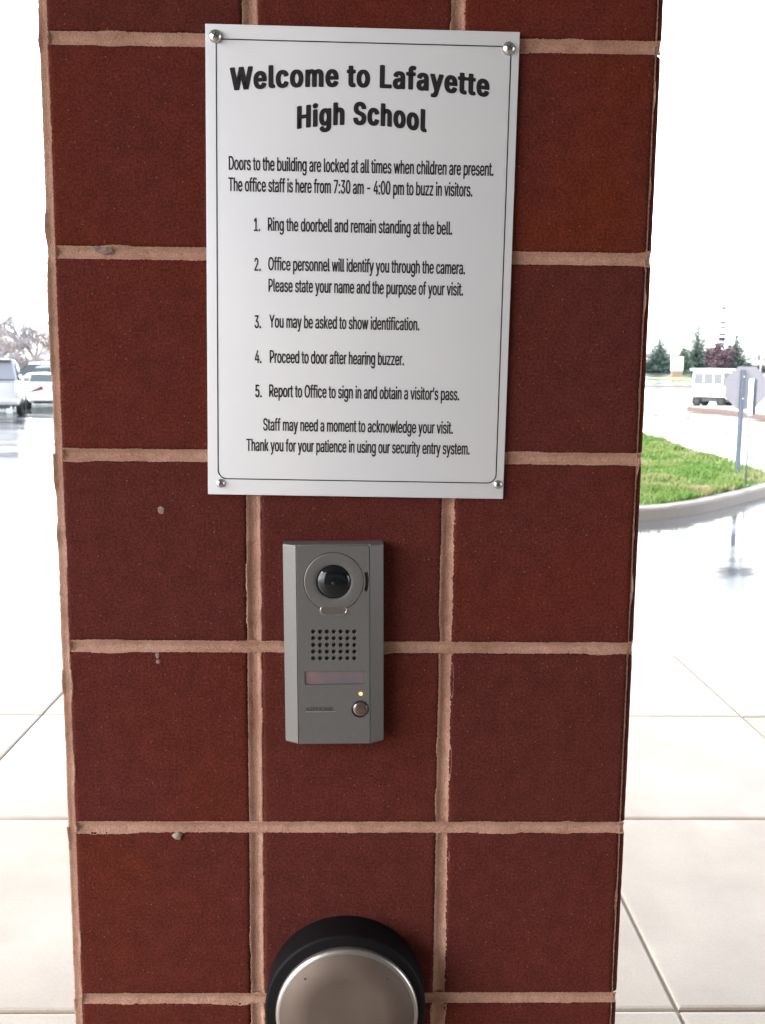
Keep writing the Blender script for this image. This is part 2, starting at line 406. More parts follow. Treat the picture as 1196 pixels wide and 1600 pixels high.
# glyph outlines (advance, contours) for the printed lettering
GLYPH = {"-":[453,[[337,244,337,188,114,188,114,244]]],".":[188,[[95,-4,83,-3,73,1,63,9,55,18,51,29,50,41,51,53,55,64,63,73,73,81,83,85,95,87,107,85,118,81,128,73,135,64,140,53,141,41,140,29,135,18,128,9,118,1,107,-3]]],"0":[453,[[227,-7,191,-3,158,7,130,24,105,48,85,77,69,113,61,138,55,164,51,192,49,222,48,254,49,286,51,316,55,344,61,370,69,395,85,431,106,461,130,484,159,502,191,512,227,516,262,512,295,502,323,484,348,461,368,431,384,395,392,370,398,344,402,316,404,286,405,254,404,222,402,192,398,164,392,138,384,113,368,77,348,48,323,24,295,7,263,-3],[227,50,250,52,271,60,290,74,306,92,320,116,330,144,338,176,342,213,344,254,342,295,338,332,330,365,320,393,306,416,290,435,271,449,250,457,227,460,203,457,182,449,163,435,147,416,134,393,123,365,115,332,111,295,109,254,111,213,115,176,123,144,134,116,147,92,163,74,182,60,203,52]]],"1":[453,[[76,0,76,55,391,55,391,0],[276,509,276,0,212,0,212,448,209,448,86,358,86,427,198,509]]],"2":[453,[[64,0,64,47,234,229,282,282,294,298,303,312,311,327,316,341,319,356,320,371,319,389,315,405,308,419,298,431,287,441,273,449,258,455,241,458,224,460,205,458,188,454,172,447,159,438,148,427,139,413,132,398,128,381,127,362,66,362,68,391,75,418,86,442,102,464,121,482,143,496,168,507,196,513,225,516,254,513,281,507,306,497,328,482,346,465,361,445,372,423,379,398,381,372,380,354,377,336,371,318,363,299,351,280,336,259,267,180,153,60,153,57,389,57,389,0]]],"3":[453,[[218,-7,188,-5,159,1,133,10,108,22,88,38,70,57,57,79,48,104,44,132,109,132,112,115,118,100,126,87,137,76,150,66,165,59,182,54,200,51,219,50,239,51,258,55,275,61,291,69,304,80,315,93,323,108,328,125,329,145,328,163,323,180,316,196,306,211,292,223,275,234,254,241,229,246,201,248,157,248,157,299,288,448,288,452,70,452,70,509,372,509,372,461,211,278,211,289,247,290,279,286,308,276,333,262,354,244,371,222,383,198,391,173,393,145,390,116,383,90,370,66,354,45,333,27,309,12,281,2,251,-5]]],"4":[453,[[40,105,40,158,247,509,311,509,109,166,109,163,413,163,413,105],[282,0,282,121,282,146,282,318,343,318,343,0]]],"5":[453,[[221,-7,192,-5,165,1,140,11,118,25,99,41,83,60,71,82,63,105,60,130,122,130,125,115,130,102,138,89,148,78,160,68,173,60,188,54,204,51,221,50,241,51,259,56,276,64,291,75,304,89,314,104,322,122,326,141,328,162,326,183,321,203,314,221,303,237,290,251,275,262,257,270,238,275,218,277,201,276,184,273,167,268,152,262,139,255,128,246,67,253,96,509,366,509,366,452,151,452,134,301,136,301,148,311,162,318,178,325,194,330,212,333,229,334,252,332,274,328,294,321,313,311,330,299,345,285,358,269,370,251,379,231,386,210,390,187,391,163,388,132,381,102,369,76,352,52,332,32,309,15,282,3,253,-4]]],"7":[453,[[97,0,323,448,323,452,62,452,62,509,391,509,391,449,165,0]]],":":[188,[[95,-4,83,-3,73,1,63,9,55,18,51,29,50,41,51,53,55,64,63,73,73,81,83,85,95,87,107,85,118,81,128,73,135,64,140,53,141,41,140,29,135,18,128,9,118,1,107,-3],[95,271,83,272,73,277,63,284,55,294,51,304,50,316,51,328,55,339,63,349,73,356,83,360,95,362,107,360,118,356,128,349,135,339,140,328,141,316,140,304,135,294,128,284,118,277,107,272]]],"A":[480,[[16,0,201,509,276,509,463,0,395,0,287,302,264,372,232,478,245,478,213,371,191,302,85,0],[110,142,110,199,370,199,370,142]]],"D":[502,[[219,0,96,0,96,57,215,57,254,60,288,68,318,81,343,99,363,122,379,149,390,181,397,216,399,255,397,294,390,329,379,361,364,388,344,410,320,428,291,441,258,449,221,452,93,452,93,509,225,509,254,507,281,504,307,498,331,489,353,478,385,455,412,426,433,391,444,367,451,342,457,315,460,286,462,255,460,224,457,195,451,168,443,142,433,119,421,97,406,77,390,60,371,44,351,31,328,20,303,11,277,5,249,1],[125,509,125,0,60,0,60,509]]],"E":[419,[[60,0,60,509,372,509,372,452,125,452,125,286,355,286,355,229,125,229,125,57,375,57,375,0]]],"H":[517,[[60,0,60,509,125,509,125,289,392,289,392,509,457,509,457,0,392,0,392,232,125,232,125,0]]],"I":[300,[[31,0,31,57,118,57,118,452,31,452,31,509,269,509,269,452,183,452,183,57,269,57,269,0]]],"L":[393,[[60,0,60,509,125,509,125,57,361,57,361,0]]],"N":[523,[[60,0,60,509,136,509,343,183,363,151,388,107,414,55,405,54,401,108,399,157,399,195,399,509,463,509,463,0,387,0,202,290,177,331,148,381,108,452,119,454,122,384,124,328,125,291,125,0]]],"O":[533,[[267,-7,241,-6,217,-2,194,5,171,13,150,25,131,39,113,55,97,73,82,93,70,115,59,140,51,166,45,193,41,223,40,254,41,285,45,315,51,343,59,369,70,393,82,415,97,436,113,454,131,470,150,484,171,495,194,504,217,510,241,514,267,516,293,514,317,510,340,504,363,495,384,484,403,470,421,454,437,436,451,415,464,393,474,369,482,343,488,315,492,285,493,254,492,223,488,193,482,166,474,140,464,115,451,93,437,73,421,55,403,39,384,25,363,13,340,5,317,-2,293,-6],[267,53,296,55,324,63,349,76,372,94,392,116,408,144,420,176,428,213,430,254,428,295,420,332,408,365,392,392,372,415,349,433,324,446,296,453,267,456,237,453,210,445,184,433,161,415,142,392,125,364,113,332,106,295,103,254,106,213,113,176,125,144,142,117,161,94,184,76,210,63,237,55]]],"P":[445,[[60,0,60,509,235,509,272,506,305,499,332,487,356,471,375,452,390,430,400,404,407,377,409,348,407,318,400,291,390,265,375,243,356,223,332,207,305,195,272,188,235,186,109,186,109,242,233,242,257,244,279,248,297,256,312,266,324,279,333,294,339,310,343,328,344,348,343,367,339,385,333,402,324,416,312,428,297,439,279,446,257,451,232,452,125,452,125,0]]],"R":[449,[[60,0,60,509,236,509,273,506,305,500,333,489,356,473,376,455,390,433,401,408,407,381,409,352,407,323,401,296,390,271,376,250,356,232,333,217,305,206,273,200,236,198,96,198,96,255,234,255,258,256,280,260,298,267,313,276,325,287,334,300,340,316,344,333,345,352,344,371,340,389,334,405,325,419,313,430,298,440,279,446,258,451,233,452,125,452,125,0],[353,0,230,229,303,229,428,0]]],"S":[447,[[224,-9,188,-7,156,-1,128,9,102,23,81,40,64,60,51,83,42,109,38,137,104,137,108,118,114,102,123,88,136,76,150,66,166,59,185,53,204,50,224,49,246,50,267,54,286,60,303,69,317,79,329,92,338,106,344,122,346,139,344,154,340,168,332,179,322,189,310,197,296,205,245,222,184,239,145,253,112,269,86,289,67,313,56,341,52,372,54,400,62,425,75,448,92,468,113,484,138,498,165,508,195,514,227,516,259,514,289,508,316,498,340,484,360,468,377,449,390,427,398,403,401,378,337,378,332,402,320,421,302,437,280,449,254,456,225,459,204,457,185,454,167,448,152,440,139,430,129,418,121,405,117,391,115,376,117,359,122,345,131,334,142,324,155,315,169,308,212,293,264,279,312,264,328,256,344,248,359,238,372,226,384,213,395,198,402,180,407,161,408,139,406,112,399,87,386,64,370,43,349,25,323,11,294,0,261,-7]]],"T":[449,[[32,452,32,509,417,509,417,452,257,452,257,0,193,0,193,452]]],"W":[686,[[155,0,16,509,82,509,163,196,175,145,187,94,197,40,189,40,200,94,211,145,224,196,306,509,380,509,462,196,474,145,486,94,497,40,488,40,499,94,510,145,523,196,603,509,670,509,530,0,455,0,368,323,351,391,336,475,350,475,335,395,318,323,230,0]]],"Y":[472,[[203,0,203,208,16,509,91,509,192,344,222,292,250,230,224,230,251,293,280,344,381,509,455,509,268,208,268,0]]],"a":[389,[[160,-9,137,-7,115,-3,94,5,76,15,60,29,48,45,38,63,32,84,30,108,32,128,36,146,43,161,53,174,64,184,78,193,92,200,108,206,125,211,178,220,234,227,247,229,257,231,265,235,271,240,274,246,276,255,276,257,275,272,272,285,267,297,260,307,251,315,240,322,227,327,212,330,196,331,178,330,163,327,149,322,137,316,127,309,118,301,110,292,104,283,100,274,41,291,51,313,64,331,79,346,95,358,114,368,133,375,153,380,173,383,194,384,239,379,255,375,271,369,286,360,300,350,312,336,322,320,330,301,335,278,337,251,337,0,277,0,277,52,272,52,252,25,242,16,229,8,215,1,199,-4,181,-7],[170,45,192,47,211,51,228,59,242,68,254,80,263,93,270,108,274,122,276,138,276,190,259,182,231,176,200,171,175,168,134,159,122,153,112,147,103,139,97,130,93,118,92,105,93,93,96,82,102,72,109,64,119,57,130,52,142,48,156,46]]],"b":[424,[[229,-8,208,-7,189,-3,172,4,159,12,147,21,138,31,118,59,112,59,112,0,53,0,53,509,114,509,114,319,118,319,137,346,147,355,158,364,171,373,188,379,207,383,229,384,259,382,287,374,313,361,335,342,354,320,370,293,381,261,388,227,390,189,388,151,381,116,370,84,355,57,336,34,313,16,288,3,260,-6],[220,47,242,49,262,55,279,66,294,80,306,97,316,117,323,139,327,163,328,189,327,215,323,239,316,261,307,281,295,298,280,311,262,322,243,328,220,330,198,328,178,322,161,312,147,299,134,282,125,263,118,241,114,216,113,189,114,162,118,138,125,115,135,95,147,78,162,65,179,55,198,49]]],"c":[396,[[207,-8,174,-5,144,3,117,16,93,35,72,58,56,85,44,116,37,150,34,187,37,225,44,260,56,291,72,318,93,341,117,360,144,374,174,382,207,384,226,384,243,381,260,377,276,371,291,364,305,356,318,346,330,335,340,322,349,308,356,293,362,277,303,262,290,289,270,311,242,325,207,330,184,328,163,321,145,310,130,296,118,278,108,258,102,236,98,212,96,187,98,163,102,139,108,117,118,97,130,80,145,66,163,55,184,49,207,46,243,52,271,66,292,89,304,117,363,102,357,86,350,70,341,56,331,43,319,32,306,21,292,12,277,5,261,-1,244,-5,226,-7]]],"d":[424,[[195,-8,165,-6,137,3,111,16,89,34,70,57,55,84,43,116,36,151,34,189,36,227,43,261,55,293,70,320,89,342,112,361,137,374,165,382,196,384,218,383,237,379,253,373,267,364,278,355,287,346,306,319,311,319,311,509,372,509,372,0,313,0,313,59,307,59,287,31,277,21,266,12,252,4,236,-3,217,-7],[205,47,226,49,246,55,263,65,278,78,290,95,299,115,306,138,310,162,312,189,310,216,306,241,300,263,290,282,278,299,263,312,246,322,227,328,205,330,182,328,162,322,145,311,130,298,118,281,108,261,102,239,98,215,96,189,98,163,102,139,109,117,118,97,130,80,145,66,162,55,182,49]]],"e":[404,[[212,-8,177,-5,145,3,117,16,92,35,72,58,56,85,44,116,37,150,34,187,36,224,44,258,55,290,71,317,91,340,115,359,142,373,172,382,205,384,226,383,246,380,266,374,285,366,303,355,319,341,334,324,347,305,357,282,365,256,370,227,371,194,371,169,75,169,75,221,338,221,310,202,308,226,304,248,298,269,288,286,277,301,263,314,246,323,227,328,205,330,183,328,164,323,146,313,131,301,119,286,109,270,102,251,97,231,96,211,96,178,98,151,102,127,110,106,121,88,135,73,151,61,169,53,190,48,212,46,227,47,241,49,254,53,265,58,276,65,285,73,294,82,300,93,306,105,365,91,358,72,348,55,335,39,320,26,302,14,283,4,261,-3,237,-7]]],"f":[254,[[228,379,228,327,6,327,6,379],[81,0,81,432,82,452,87,470,96,486,107,499,120,510,135,519,152,525,169,529,187,530,222,527,243,521,227,468,215,472,195,474,178,472,164,468,154,460,147,449,143,435,142,419,142,0]]],"g":[425,[[207,-151,180,-149,156,-146,134,-140,114,-132,97,-122,82,-110,70,-97,59,-84,51,-69,101,-41,122,-66,131,-74,142,-82,154,-88,169,-93,187,-96,207,-97,236,-95,261,-87,282,-75,298,-58,308,-34,311,-6,311,68,306,68,287,41,277,32,266,23,252,16,236,10,217,6,195,5,165,7,138,14,113,27,90,43,71,65,55,90,43,120,36,154,34,191,36,229,43,263,55,293,71,320,90,342,112,361,138,374,166,382,196,384,218,383,237,379,253,373,267,365,279,356,288,346,308,319,313,319,313,379,372,379,372,-9,370,-40,363,-67,350,-90,334,-109,314,-124,291,-136,265,-144,237,-149],[205,59,227,61,246,66,264,75,278,87,290,103,300,121,307,142,311,166,312,193,311,219,307,242,300,264,291,283,279,299,264,312,247,322,227,328,205,330,182,328,163,322,145,312,130,298,118,282,109,262,102,241,98,218,96,193,98,167,102,144,109,123,118,104,131,88,145,76,163,66,183,61]]],"h":[410,[[114,227,114,0,53,0,53,509,114,509,114,287,102,287,116,319,132,344,152,362,175,374,200,382,227,384,252,383,275,377,295,369,313,356,328,340,341,321,350,298,355,271,357,240,357,0,296,0,296,235,293,263,286,286,273,304,256,318,235,326,210,329,192,328,176,324,161,317,147,308,136,297,126,283,119,266,115,248]]],"i":[167,[[53,0,53,379,114,379,114,0],[84,443,73,444,63,448,54,455,47,463,43,472,41,483,43,494,47,504,54,512,63,518,73,522,84,524,95,522,105,518,114,512,121,504,125,494,126,483,125,472,121,463,114,455,105,448,95,444]]],"k":[381,[[110,137,110,212,121,212,284,379,360,379,184,199,177,199],[53,0,53,509,114,509,114,0],[294,0,148,186,191,229,372,0]]],"l":[189,[[139,-2,112,0,91,8,74,20,62,37,55,59,53,84,53,509,114,509,114,99,114,83,117,71,120,62,126,57,135,53,146,52,160,53,170,54,181,3,162,-1]]],"m":[610,[[53,0,53,379,112,379,112,295,108,295,114,314,122,331,132,346,144,358,158,368,172,376,187,382,203,385,219,386,245,383,268,375,287,361,303,342,314,320,321,295,312,295,318,312,326,329,337,343,350,356,364,366,381,375,398,381,417,385,437,386,458,385,478,380,497,372,514,361,529,346,541,328,550,307,555,283,557,255,557,0,496,0,496,254,493,279,485,298,473,313,456,323,438,329,419,330,402,329,387,326,374,320,363,312,353,302,345,290,340,277,336,263,335,247,335,0,274,0,274,260,272,280,265,297,253,311,238,322,220,328,199,330,185,329,171,326,158,320,145,312,135,302,126,289,119,274,115,257,114,238,114,0]]],"n":[410,[[114,227,114,0,53,0,53,379,112,379,112,287,102,287,116,319,132,344,152,362,175,374,200,382,227,384,252,383,275,377,295,369,313,356,328,340,341,321,350,298,355,271,357,240,357,0,296,0,296,235,293,263,286,286,273,304,256,318,235,326,210,329,192,328,176,324,161,317,147,308,136,297,126,283,119,266,115,248]]],"o":[415,[[207,-8,174,-5,144,3,117,16,93,35,72,58,56,85,44,116,37,150,34,187,37,225,44,260,56,291,72,318,93,341,117,360,144,374,174,382,207,384,241,382,271,374,299,360,323,341,343,318,359,291,371,260,379,225,381,187,379,150,371,116,359,85,343,58,323,35,299,16,271,3,241,-5],[207,46,231,49,252,55,270,66,285,80,298,97,307,117,314,139,318,163,319,187,318,212,314,236,307,258,298,278,285,296,270,310,252,321,231,328,207,330,184,328,163,321,145,310,130,296,118,278,108,258,102,236,98,212,96,187,98,163,102,139,108,117,118,97,130,80,145,66,163,55,184,49]]],"p":[424,[[53,-143,53,379,112,379,112,319,118,319,137,346,147,355,158,364,171,373,188,379,207,383,229,384,259,382,287,374,313,361,335,342,354,320,370,293,381,261,388,227,390,189,388,151,381,116,370,84,355,57,336,34,313,16,288,3,260,-6,229,-8,208,-7,189,-3,173,4,159,12,147,21,138,31,118,59,114,59,114,-143],[220,47,242,49,262,55,279,66,294,80,306,97,316,117,323,139,327,163,328,189,327,215,323,239,316,261,307,281,295,298,280,311,262,322,243,328,220,330,198,328,178,322,161,312,147,299,134,282,125,263,118,241,114,216,113,189,114,162,118,138,125,115,135,95,147,78,162,65,179,55,198,49]]],"r":[259,[[53,0,53,379,112,379,112,321,115,321,124,339,137,354,152,367,171,377,191,383,213,385,229,384,243,384,243,322,230,324,207,326,190,324,174,321,159,315,146,306,135,296,126,284,119,269,115,254,114,237,114,0]]],"s":[365,[[182,-8,157,-7,133,-3,112,3,93,12,76,24,62,38,50,54,41,73,36,94,94,107,101,87,111,72,124,60,141,52,160,47,181,45,206,47,227,53,244,62,258,74,265,88,268,103,266,115,262,126,254,136,243,144,229,150,212,155,149,170,118,180,92,192,72,208,58,227,50,249,47,274,49,295,55,314,65,332,79,347,95,360,115,370,137,378,161,383,187,384,212,383,234,379,254,372,271,363,286,352,299,339,309,324,318,308,324,290,268,277,262,291,254,304,243,316,228,325,210,331,187,333,166,331,147,326,131,317,119,305,111,292,109,277,110,264,115,253,124,243,136,235,152,229,172,223,229,209,261,200,287,187,306,171,320,153,328,131,331,107,329,85,323,65,312,47,298,31,281,18,260,6,236,-2,210,-7]]],"t":[227,[[204,379,204,327,6,327,6,379],[65,471,126,471,126,98,127,83,130,70,136,61,144,55,156,51,170,50,185,51,202,54,213,2,192,-3,168,-4,138,-1,113,7,92,21,77,41,68,64,65,93]]],"u":[410,[[182,-5,158,-3,135,2,115,11,97,23,82,39,69,59,60,82,54,109,53,139,53,379,114,379,114,144,116,117,124,94,137,75,154,61,175,53,200,50,218,51,234,55,249,62,263,71,274,83,283,97,290,113,295,132,296,153,296,379,357,379,357,0,298,0,298,92,307,92,294,60,277,35,257,17,234,5,209,-3]]],"v":[389,[[163,0,17,379,84,379,165,155,187,87,206,21,184,21,203,87,224,155,305,379,371,379,226,0]]],"w":[567,[[138,0,23,379,87,379,133,214,154,137,175,41,165,41,186,135,206,214,252,379,316,379,362,214,382,136,402,41,391,41,413,135,434,214,480,379,545,379,429,0,368,0,319,172,305,225,291,280,277,338,291,338,277,280,263,225,248,172,199,0]]],"y":[389,[[47,-139,61,-86,71,-87,83,-89,94,-90,104,-89,113,-86,122,-81,130,-74,138,-64,145,-51,151,-36,163,-1,17,379,84,379,165,155,187,87,206,21,184,21,202,87,224,155,305,379,371,379,204,-58,196,-77,187,-93,177,-107,165,-119,153,-128,139,-136,125,-141,109,-144,91,-145,65,-143]]],"z":[380,[[42,0,42,46,254,320,254,323,48,323,48,379,333,379,333,331,126,60,126,56,339,56,339,0]]],"\u2019":[177,[[52,318,82,509,151,509,98,318]]]," ":[188,[]]}
CAN = (-5.0, 6.4, 4.95)  # canopy edges and reach, set to control the light on the pier front

def inside(x, y, lp):
    c_ = False
    j = len(lp) - 1
    for i in range(len(lp)):
        a, b = lp[i], lp[j]
        if (a.y > y) != (b.y > y) and x < (b.x - a.x) * (y - a.y) / (b.y - a.y) + a.x: c_ = not c_
        j = i
    return c_



# ------------------------------------------------------------------ ground
def ground_z(x, y):
    r = math.hypot(x, y)
    return -0.02 + min(max(r - 55.0, 0.0), 115.0) * 0.02


def axis_steps(lim):
    a, s = [0.0], 2.0
    while a[-1] < lim:
        a.append(a[-1] + s)
        s *= 1.09 if a[-1] > 20 else 1.0
    return [-v for v in reversed(a[1:])] + a


gx = axis_steps(1500)
mb = MB()
n = len(gx)
mb.add([(x, y, ground_z(x, y)) for y in gx for x in gx],
       [(j * n + i, j * n + i + 1, (j + 1) * n + i + 1, (j + 1) * n + i) for j in range(n - 1) for i in range(n - 1)], True)
ground = mb.build('ground', M_asph, recalc=False)
tag(ground, 'wet asphalt of the drive and parking area with puddles', kind='structure')

# pavement slabs under the canopy
mb = MB()
mb.box(-9.5, 9.5, -4.2, 4.33, -0.12, -0.012)
pave = mb.build('pavement', M_joint)
tag(pave, 'pale damp concrete pavement around the pier', kind='structure')
xs = [-9.4, -8.0, -6.7, -5.3, -3.95, -2.65, -1.44, -0.32, 0.80, 1.77, 2.85, 4.0, 5.2, 6.5, 7.9, 9.4]
ys = [-4.1, -3.0, -1.95, -0.9, 0.15, 1.20, 2.25, 3.30, 4.33]
k = 0
for j in range(len(ys) - 1):
    for i in range(len(xs) - 1):
        g_ = 0.0042
        a, b = xs[i + 1] - xs[i] - 2 * g_, ys[j + 1] - ys[j] - 2 * g_
        mb = MB()
        e, t = 0.012, 0.006
        hx, hy = a / 2, b / 2
        vs_ = []
        for (ex, z) in ((0, -0.05), (0, -t), (e * .35, -t * .3), (e, 0)):
            vs_ += [(-hx + ex, -hy + ex, z), (hx - ex, -hy + ex, z), (hx - ex, hy - ex, z), (-hx + ex, hy - ex, z)]
        fs = [(q * 4 + r_, q * 4 + (r_ + 1) % 4, q * 4 + 4 + (r_ + 1) % 4, q * 4 + 4 + r_) for q in range(3) for r_ in range(4)] + [(12, 13, 14, 15)]
        mb.add(vs_, fs)
        o = mb.build('slab', M_slab, pave, recalc=False)
        o.location = ((xs[i] + xs[i + 1]) / 2, (ys[j] + ys[j + 1]) / 2, random.uniform(-0.0012, 0.0012))

# ------------------------------------------------------------------ unseen building and canopy behind the viewer, sized to shade the pier
M_wall = mat('building_brick', (0.16, 0.055, 0.045), 0.85)
bt = N(M_wall, 'ShaderNodeTexBrick')
bt.inputs['Color1'].default_value = (0.13, 0.04, 0.033, 1)
bt.inputs['Color2'].default_value = (0.10, 0.032, 0.028, 1)
bt.inputs['Mortar'].default_value = (0.4, 0.25, 0.2, 1)
bt.inputs['Scale'].default_value = 1.0
bt.inputs['Brick Width'].default_value = 0.4064
bt.inputs['Row Height'].default_value = 0.2032
bt.inputs['Mortar Size'].default_value = 0.006
tcw = N(M_wall, 'ShaderNodeTexCoord')
mpw = N(M_wall, 'ShaderNodeMapping')
mpw.inputs['Rotation'].default_value = (R(90), 0, 0)
L(M_wall, tcw.outputs['Object'], mpw.inputs[0])
L(M_wall, mpw.outputs[0], bt.inputs['Vector'])
L(M_wall, bt.outputs[0], P(M_wall).inputs['Base Color'])
M_soffit = mat('canopy_soffit', (0.42, 0.41, 0.39), 0.8)
M_glass = mat('door_glass', (0.03, 0.035, 0.035), 0.05, spec=0.6)
M_frame = mat('door_frame', (0.06, 0.055, 0.05), 0.4, metal=0.6)
bld = empty('unseen_building', (1.5, -4.2, 0))
tag(bld, 'unseen red block entrance building with glass doors and a flat canopy added to shade the pier', 'building')
mb = MB(); mb.box(1.6, 7.5, -0.4, 0, -0.12, 5.2); mb.box(-3.9, -3.2, -0.4, 0, -0.12, 5.2); mb.box(-3.2, 1.6, -0.4, 0, 2.7, 5.2)
mb.build('wall', M_wall, bld)
mb = MB(); mb.box(CAN[0], CAN[1], 0.002, CAN[2], 3.502, 3.9)
mb.build('canopy', M_soffit, bld, bevel=(0.02, 1))
for i in range(4):
    x0 = -3.2 + i * 1.2
    mb = MB()
    for (a, b, c_, d) in ((0, 0.06, 0, 2.7), (1.14, 1.2, 0, 2.7), (0.06, 1.14, 0, 0.12), (0.06, 1.14, 2.6, 2.7), (0.06, 1.14, 1.0, 1.06)):
        mb.box(x0 + a, x0 + b, -0.12, -0.06, c_, d)
    dr = mb.build('door', M_frame, bld)
    mb = MB(); mb.box(x0 + 0.06, x0 + 1.14, -0.095, -0.085, 0.12, 2.6)
    mb.build('pane', M_glass, dr)
    mb = MB(); mb.tube((x0 + 0.95, -0.02, 0.9), (x0 + 0.95, -0.02, 1.3), 0.012); mb.tube((x0 + 0.95, -0.02, 0.95), (x0 + 0.95, -0.07, 0.95), 0.008); mb.tube((x0 + 0.95, -0.02, 1.25), (x0 + 0.95, -0.07, 1.25), 0.008)
    mb.build('handle', M_chrome, dr)

# ------------------------------------------------------------------ the pier
pier = empty('brick_pier', (0, 0, 0))
tag(pier, 'square pier of dark red blocks with pink mortar carrying the notice and intercom', 'pier')
COURSE = 0.2032


def joint_z(k): return 1.8706 - COURSE * k


def nn(x, y=0.0, z=0.0): return noise.noise(Vector((x, y, z)))


def block_mesh(seed, w_=0.189, h_=0.191, d_=0.09, n_=110):
    """block with a sanded front at y=0, ragged arris; centred in x and z"""
    mb = MB()
    per = []
    for i in range(n_): per.append((-1 + 2 * i / n_, -1))
    for i in range(n_): per.append((1, -1 + 2 * i / n_))
    for i in range(n_): per.append((1 - 2 * i / n_, 1))
    for i in range(n_): per.append((-1, 1 - 2 * i / n_))
    m_ = len(per)
    rings = [(0.0, d_), (0.0, 0.0030), (0.0005, 0.0014), (0.0016, 0.0003), (0.0045, 0.0), (0.0075, 0.0)]
    for ri, (ins, dep) in enumerate(rings):
        for k_, (u, v) in enumerate(per):
            x, z = u * w_ / 2, v * h_ / 2
            j = 0.0010 * nn(x * 420 + seed * 9, z * 420, seed) + 0.0004 * nn(x * 60, z * 60 + seed * 5, 3.3) if ri else 0
            chip = max(0, nn(x * 38 + seed * 3, z * 38, 7.7 + seed) - 0.45) * 0.005 if ri else 0
            ii = ins + (j + chip) * (1.0 if ri < 4 else 0.4) if ri else 0.0012
            fx, fz = u * (w_ / 2 - ii), v * (h_ / 2 - ii)
            mb.v.append((fx, dep, fz))
    for r_ in range(len(rings) - 1):
        for i in range(m_):
            k_ = (i + 1) % m_
            mb.f.append((r_ * m_ + i, r_ * m_ + k_, (r_ + 1) * m_ + k_, (r_ + 1) * m_ + i))
            mb.sm.append(r_ > 0); mb.mi.append(0)
    b0 = (len(rings) - 1) * m_
    mb.v.append((0, 0, 0))
    for i in range(m_):
        mb.f.append((b0 + i, b0 + (i + 1) % m_, len(mb.v) - 1)); mb.sm.append(True); mb.mi.append(0)
    me = mb.mesh('block')
    me.materials.append(M_block)
    return me


FB = [block_mesh(i) for i in range(9)]
SB = [block_mesh(20 + i, d_=0.012, n_=28) for i in range(3)]
bi = 0
for r_ in range(-8, 9):
    zc = (joint_z(r_) + joint_z(r_ + 1)) / 2
    for c_, xc in enumerate((-0.2043, 0.0, 0.2018)):
        o = inst('block', FB[(bi * 5 + c_) % 9], pier, (xc, random.uniform(0, 0.0006), zc), (0, 0 if bi % 2 else PI, 0))
        bi += 1
    for j, yc in enumerate((0.0985, 0.3018, 0.505)):
        me = SB[(r_ + j) % 3]
        inst('block', me, pier, (-0.3072, yc, zc), (0, 0, -PI / 2))
        inst('block', me, pier, (0.3034, yc, zc), (0, 0, PI / 2))
    for j, xc in enumerate((-0.2043, 0.0, 0.2018)):
        inst('block', SB[(r_ + j + 1) % 3], pier, (xc, 0.6, zc), (0, 0, PI))

mb = MB(); mb.box(-0.3050, 0.3018, 0.012, 0.598, -0.1, 3.496)
mb.build('mortar_core', M_mortar, pier)


def mortar_strip(p0, p1, hw, seed, end0=True, taper=False, y0=0.0013, depth=0.0036, flat=False, step=0.0014, rag=1.0):
    """concave tooled joint from p0 to p1 (x,z pairs) in the front plane"""
    (xa, za), (xb, zb) = p0, p1
    ln = math.hypot(xb - xa, zb - za)
    ns = max(2, int(ln / step))
    tx, tz = (xb - xa) / ln, (zb - za) / ln
    nx_, nz_ = -tz, tx
    prof = (-1.0, -0.86, -0.6, -0.25, 0.1, 0.5, 0.82, 1.0)
    mb = MB()
    for i in range(ns + 1):
        s_ = i / ns
        q = s_ * ln
        el = 0.0009 * nn(q * 300, seed, 1) + 0.0010 * nn(q * 800, seed, 31) + 0.0006 * nn(q * 45, seed, 2)
        er = 0.0009 * nn(q * 300, seed, 5) + 0.0010 * nn(q * 800, seed, 35) + 0.0006 * nn(q * 45, seed, 6)
        el, er = el * rag, er * rag
        sml = max(0, nn(q * 22, seed, 11) - 0.2) * 0.005
        smr = max(0, nn(q * 22, seed, 15) - 0.2) * 0.005
        wav = 0.0003 * nn(q * 18, seed, 8)
        for t in prof:
            wdt = hw + (er + smr if t > 0 else el + sml)
            off = t * wdt + wav
            sm_ = smr if t > 0 else sml
            edge = abs(t) > 0.99
            y = y0 + depth * (1 - abs(t) ** 2.4) + 0.0004 * nn(q * 300, t * 5, seed)
            if edge: y = y0 + 0.0012 if sm_ == 0 else y0 + 0.0002
            if abs(t) > 0.8 and abs(t) < 0.99: y = y0 + 0.0004 - min(0.0013, sm_ * 1.6)
            mb.v.append((xa + tx * q + nx_ * off, y, za + tz * q + nz_ * off))
    k_ = len(prof)
    for i in range(ns):
        for j in range(k_ - 1):
            mb.f.append((i * k_ + j, i * k_ + j + 1, (i + 1) * k_ + j + 1, (i + 1) * k_ + j)); mb.sm.append(True); mb.mi.append(0)
    return mb.build('mortar_joint', M_mortar, pier, recalc=False)


for r_ in range(-8, 10):
    z = joint_z(r_)
    st = 0.0014 if -2 < r_ < 8 else 0.02
    mortar_strip((-0.3060, z), (0.3019, z), 0.0068, r_ * 3.1 + 50, step=st)
    if r_ < 9:
        z1, z0 = z - 0.0065, joint_z(r_ + 1) + 0.0065
        for xc in (-0.1022, 0.1012):
            mortar_strip((xc + random.uniform(-.0006, .0006), z0), (xc + random.uniform(-.0006, .0006), z1), 0.0079, r_ * 7.7 + xc * 90, y0=0.0010, step=st)
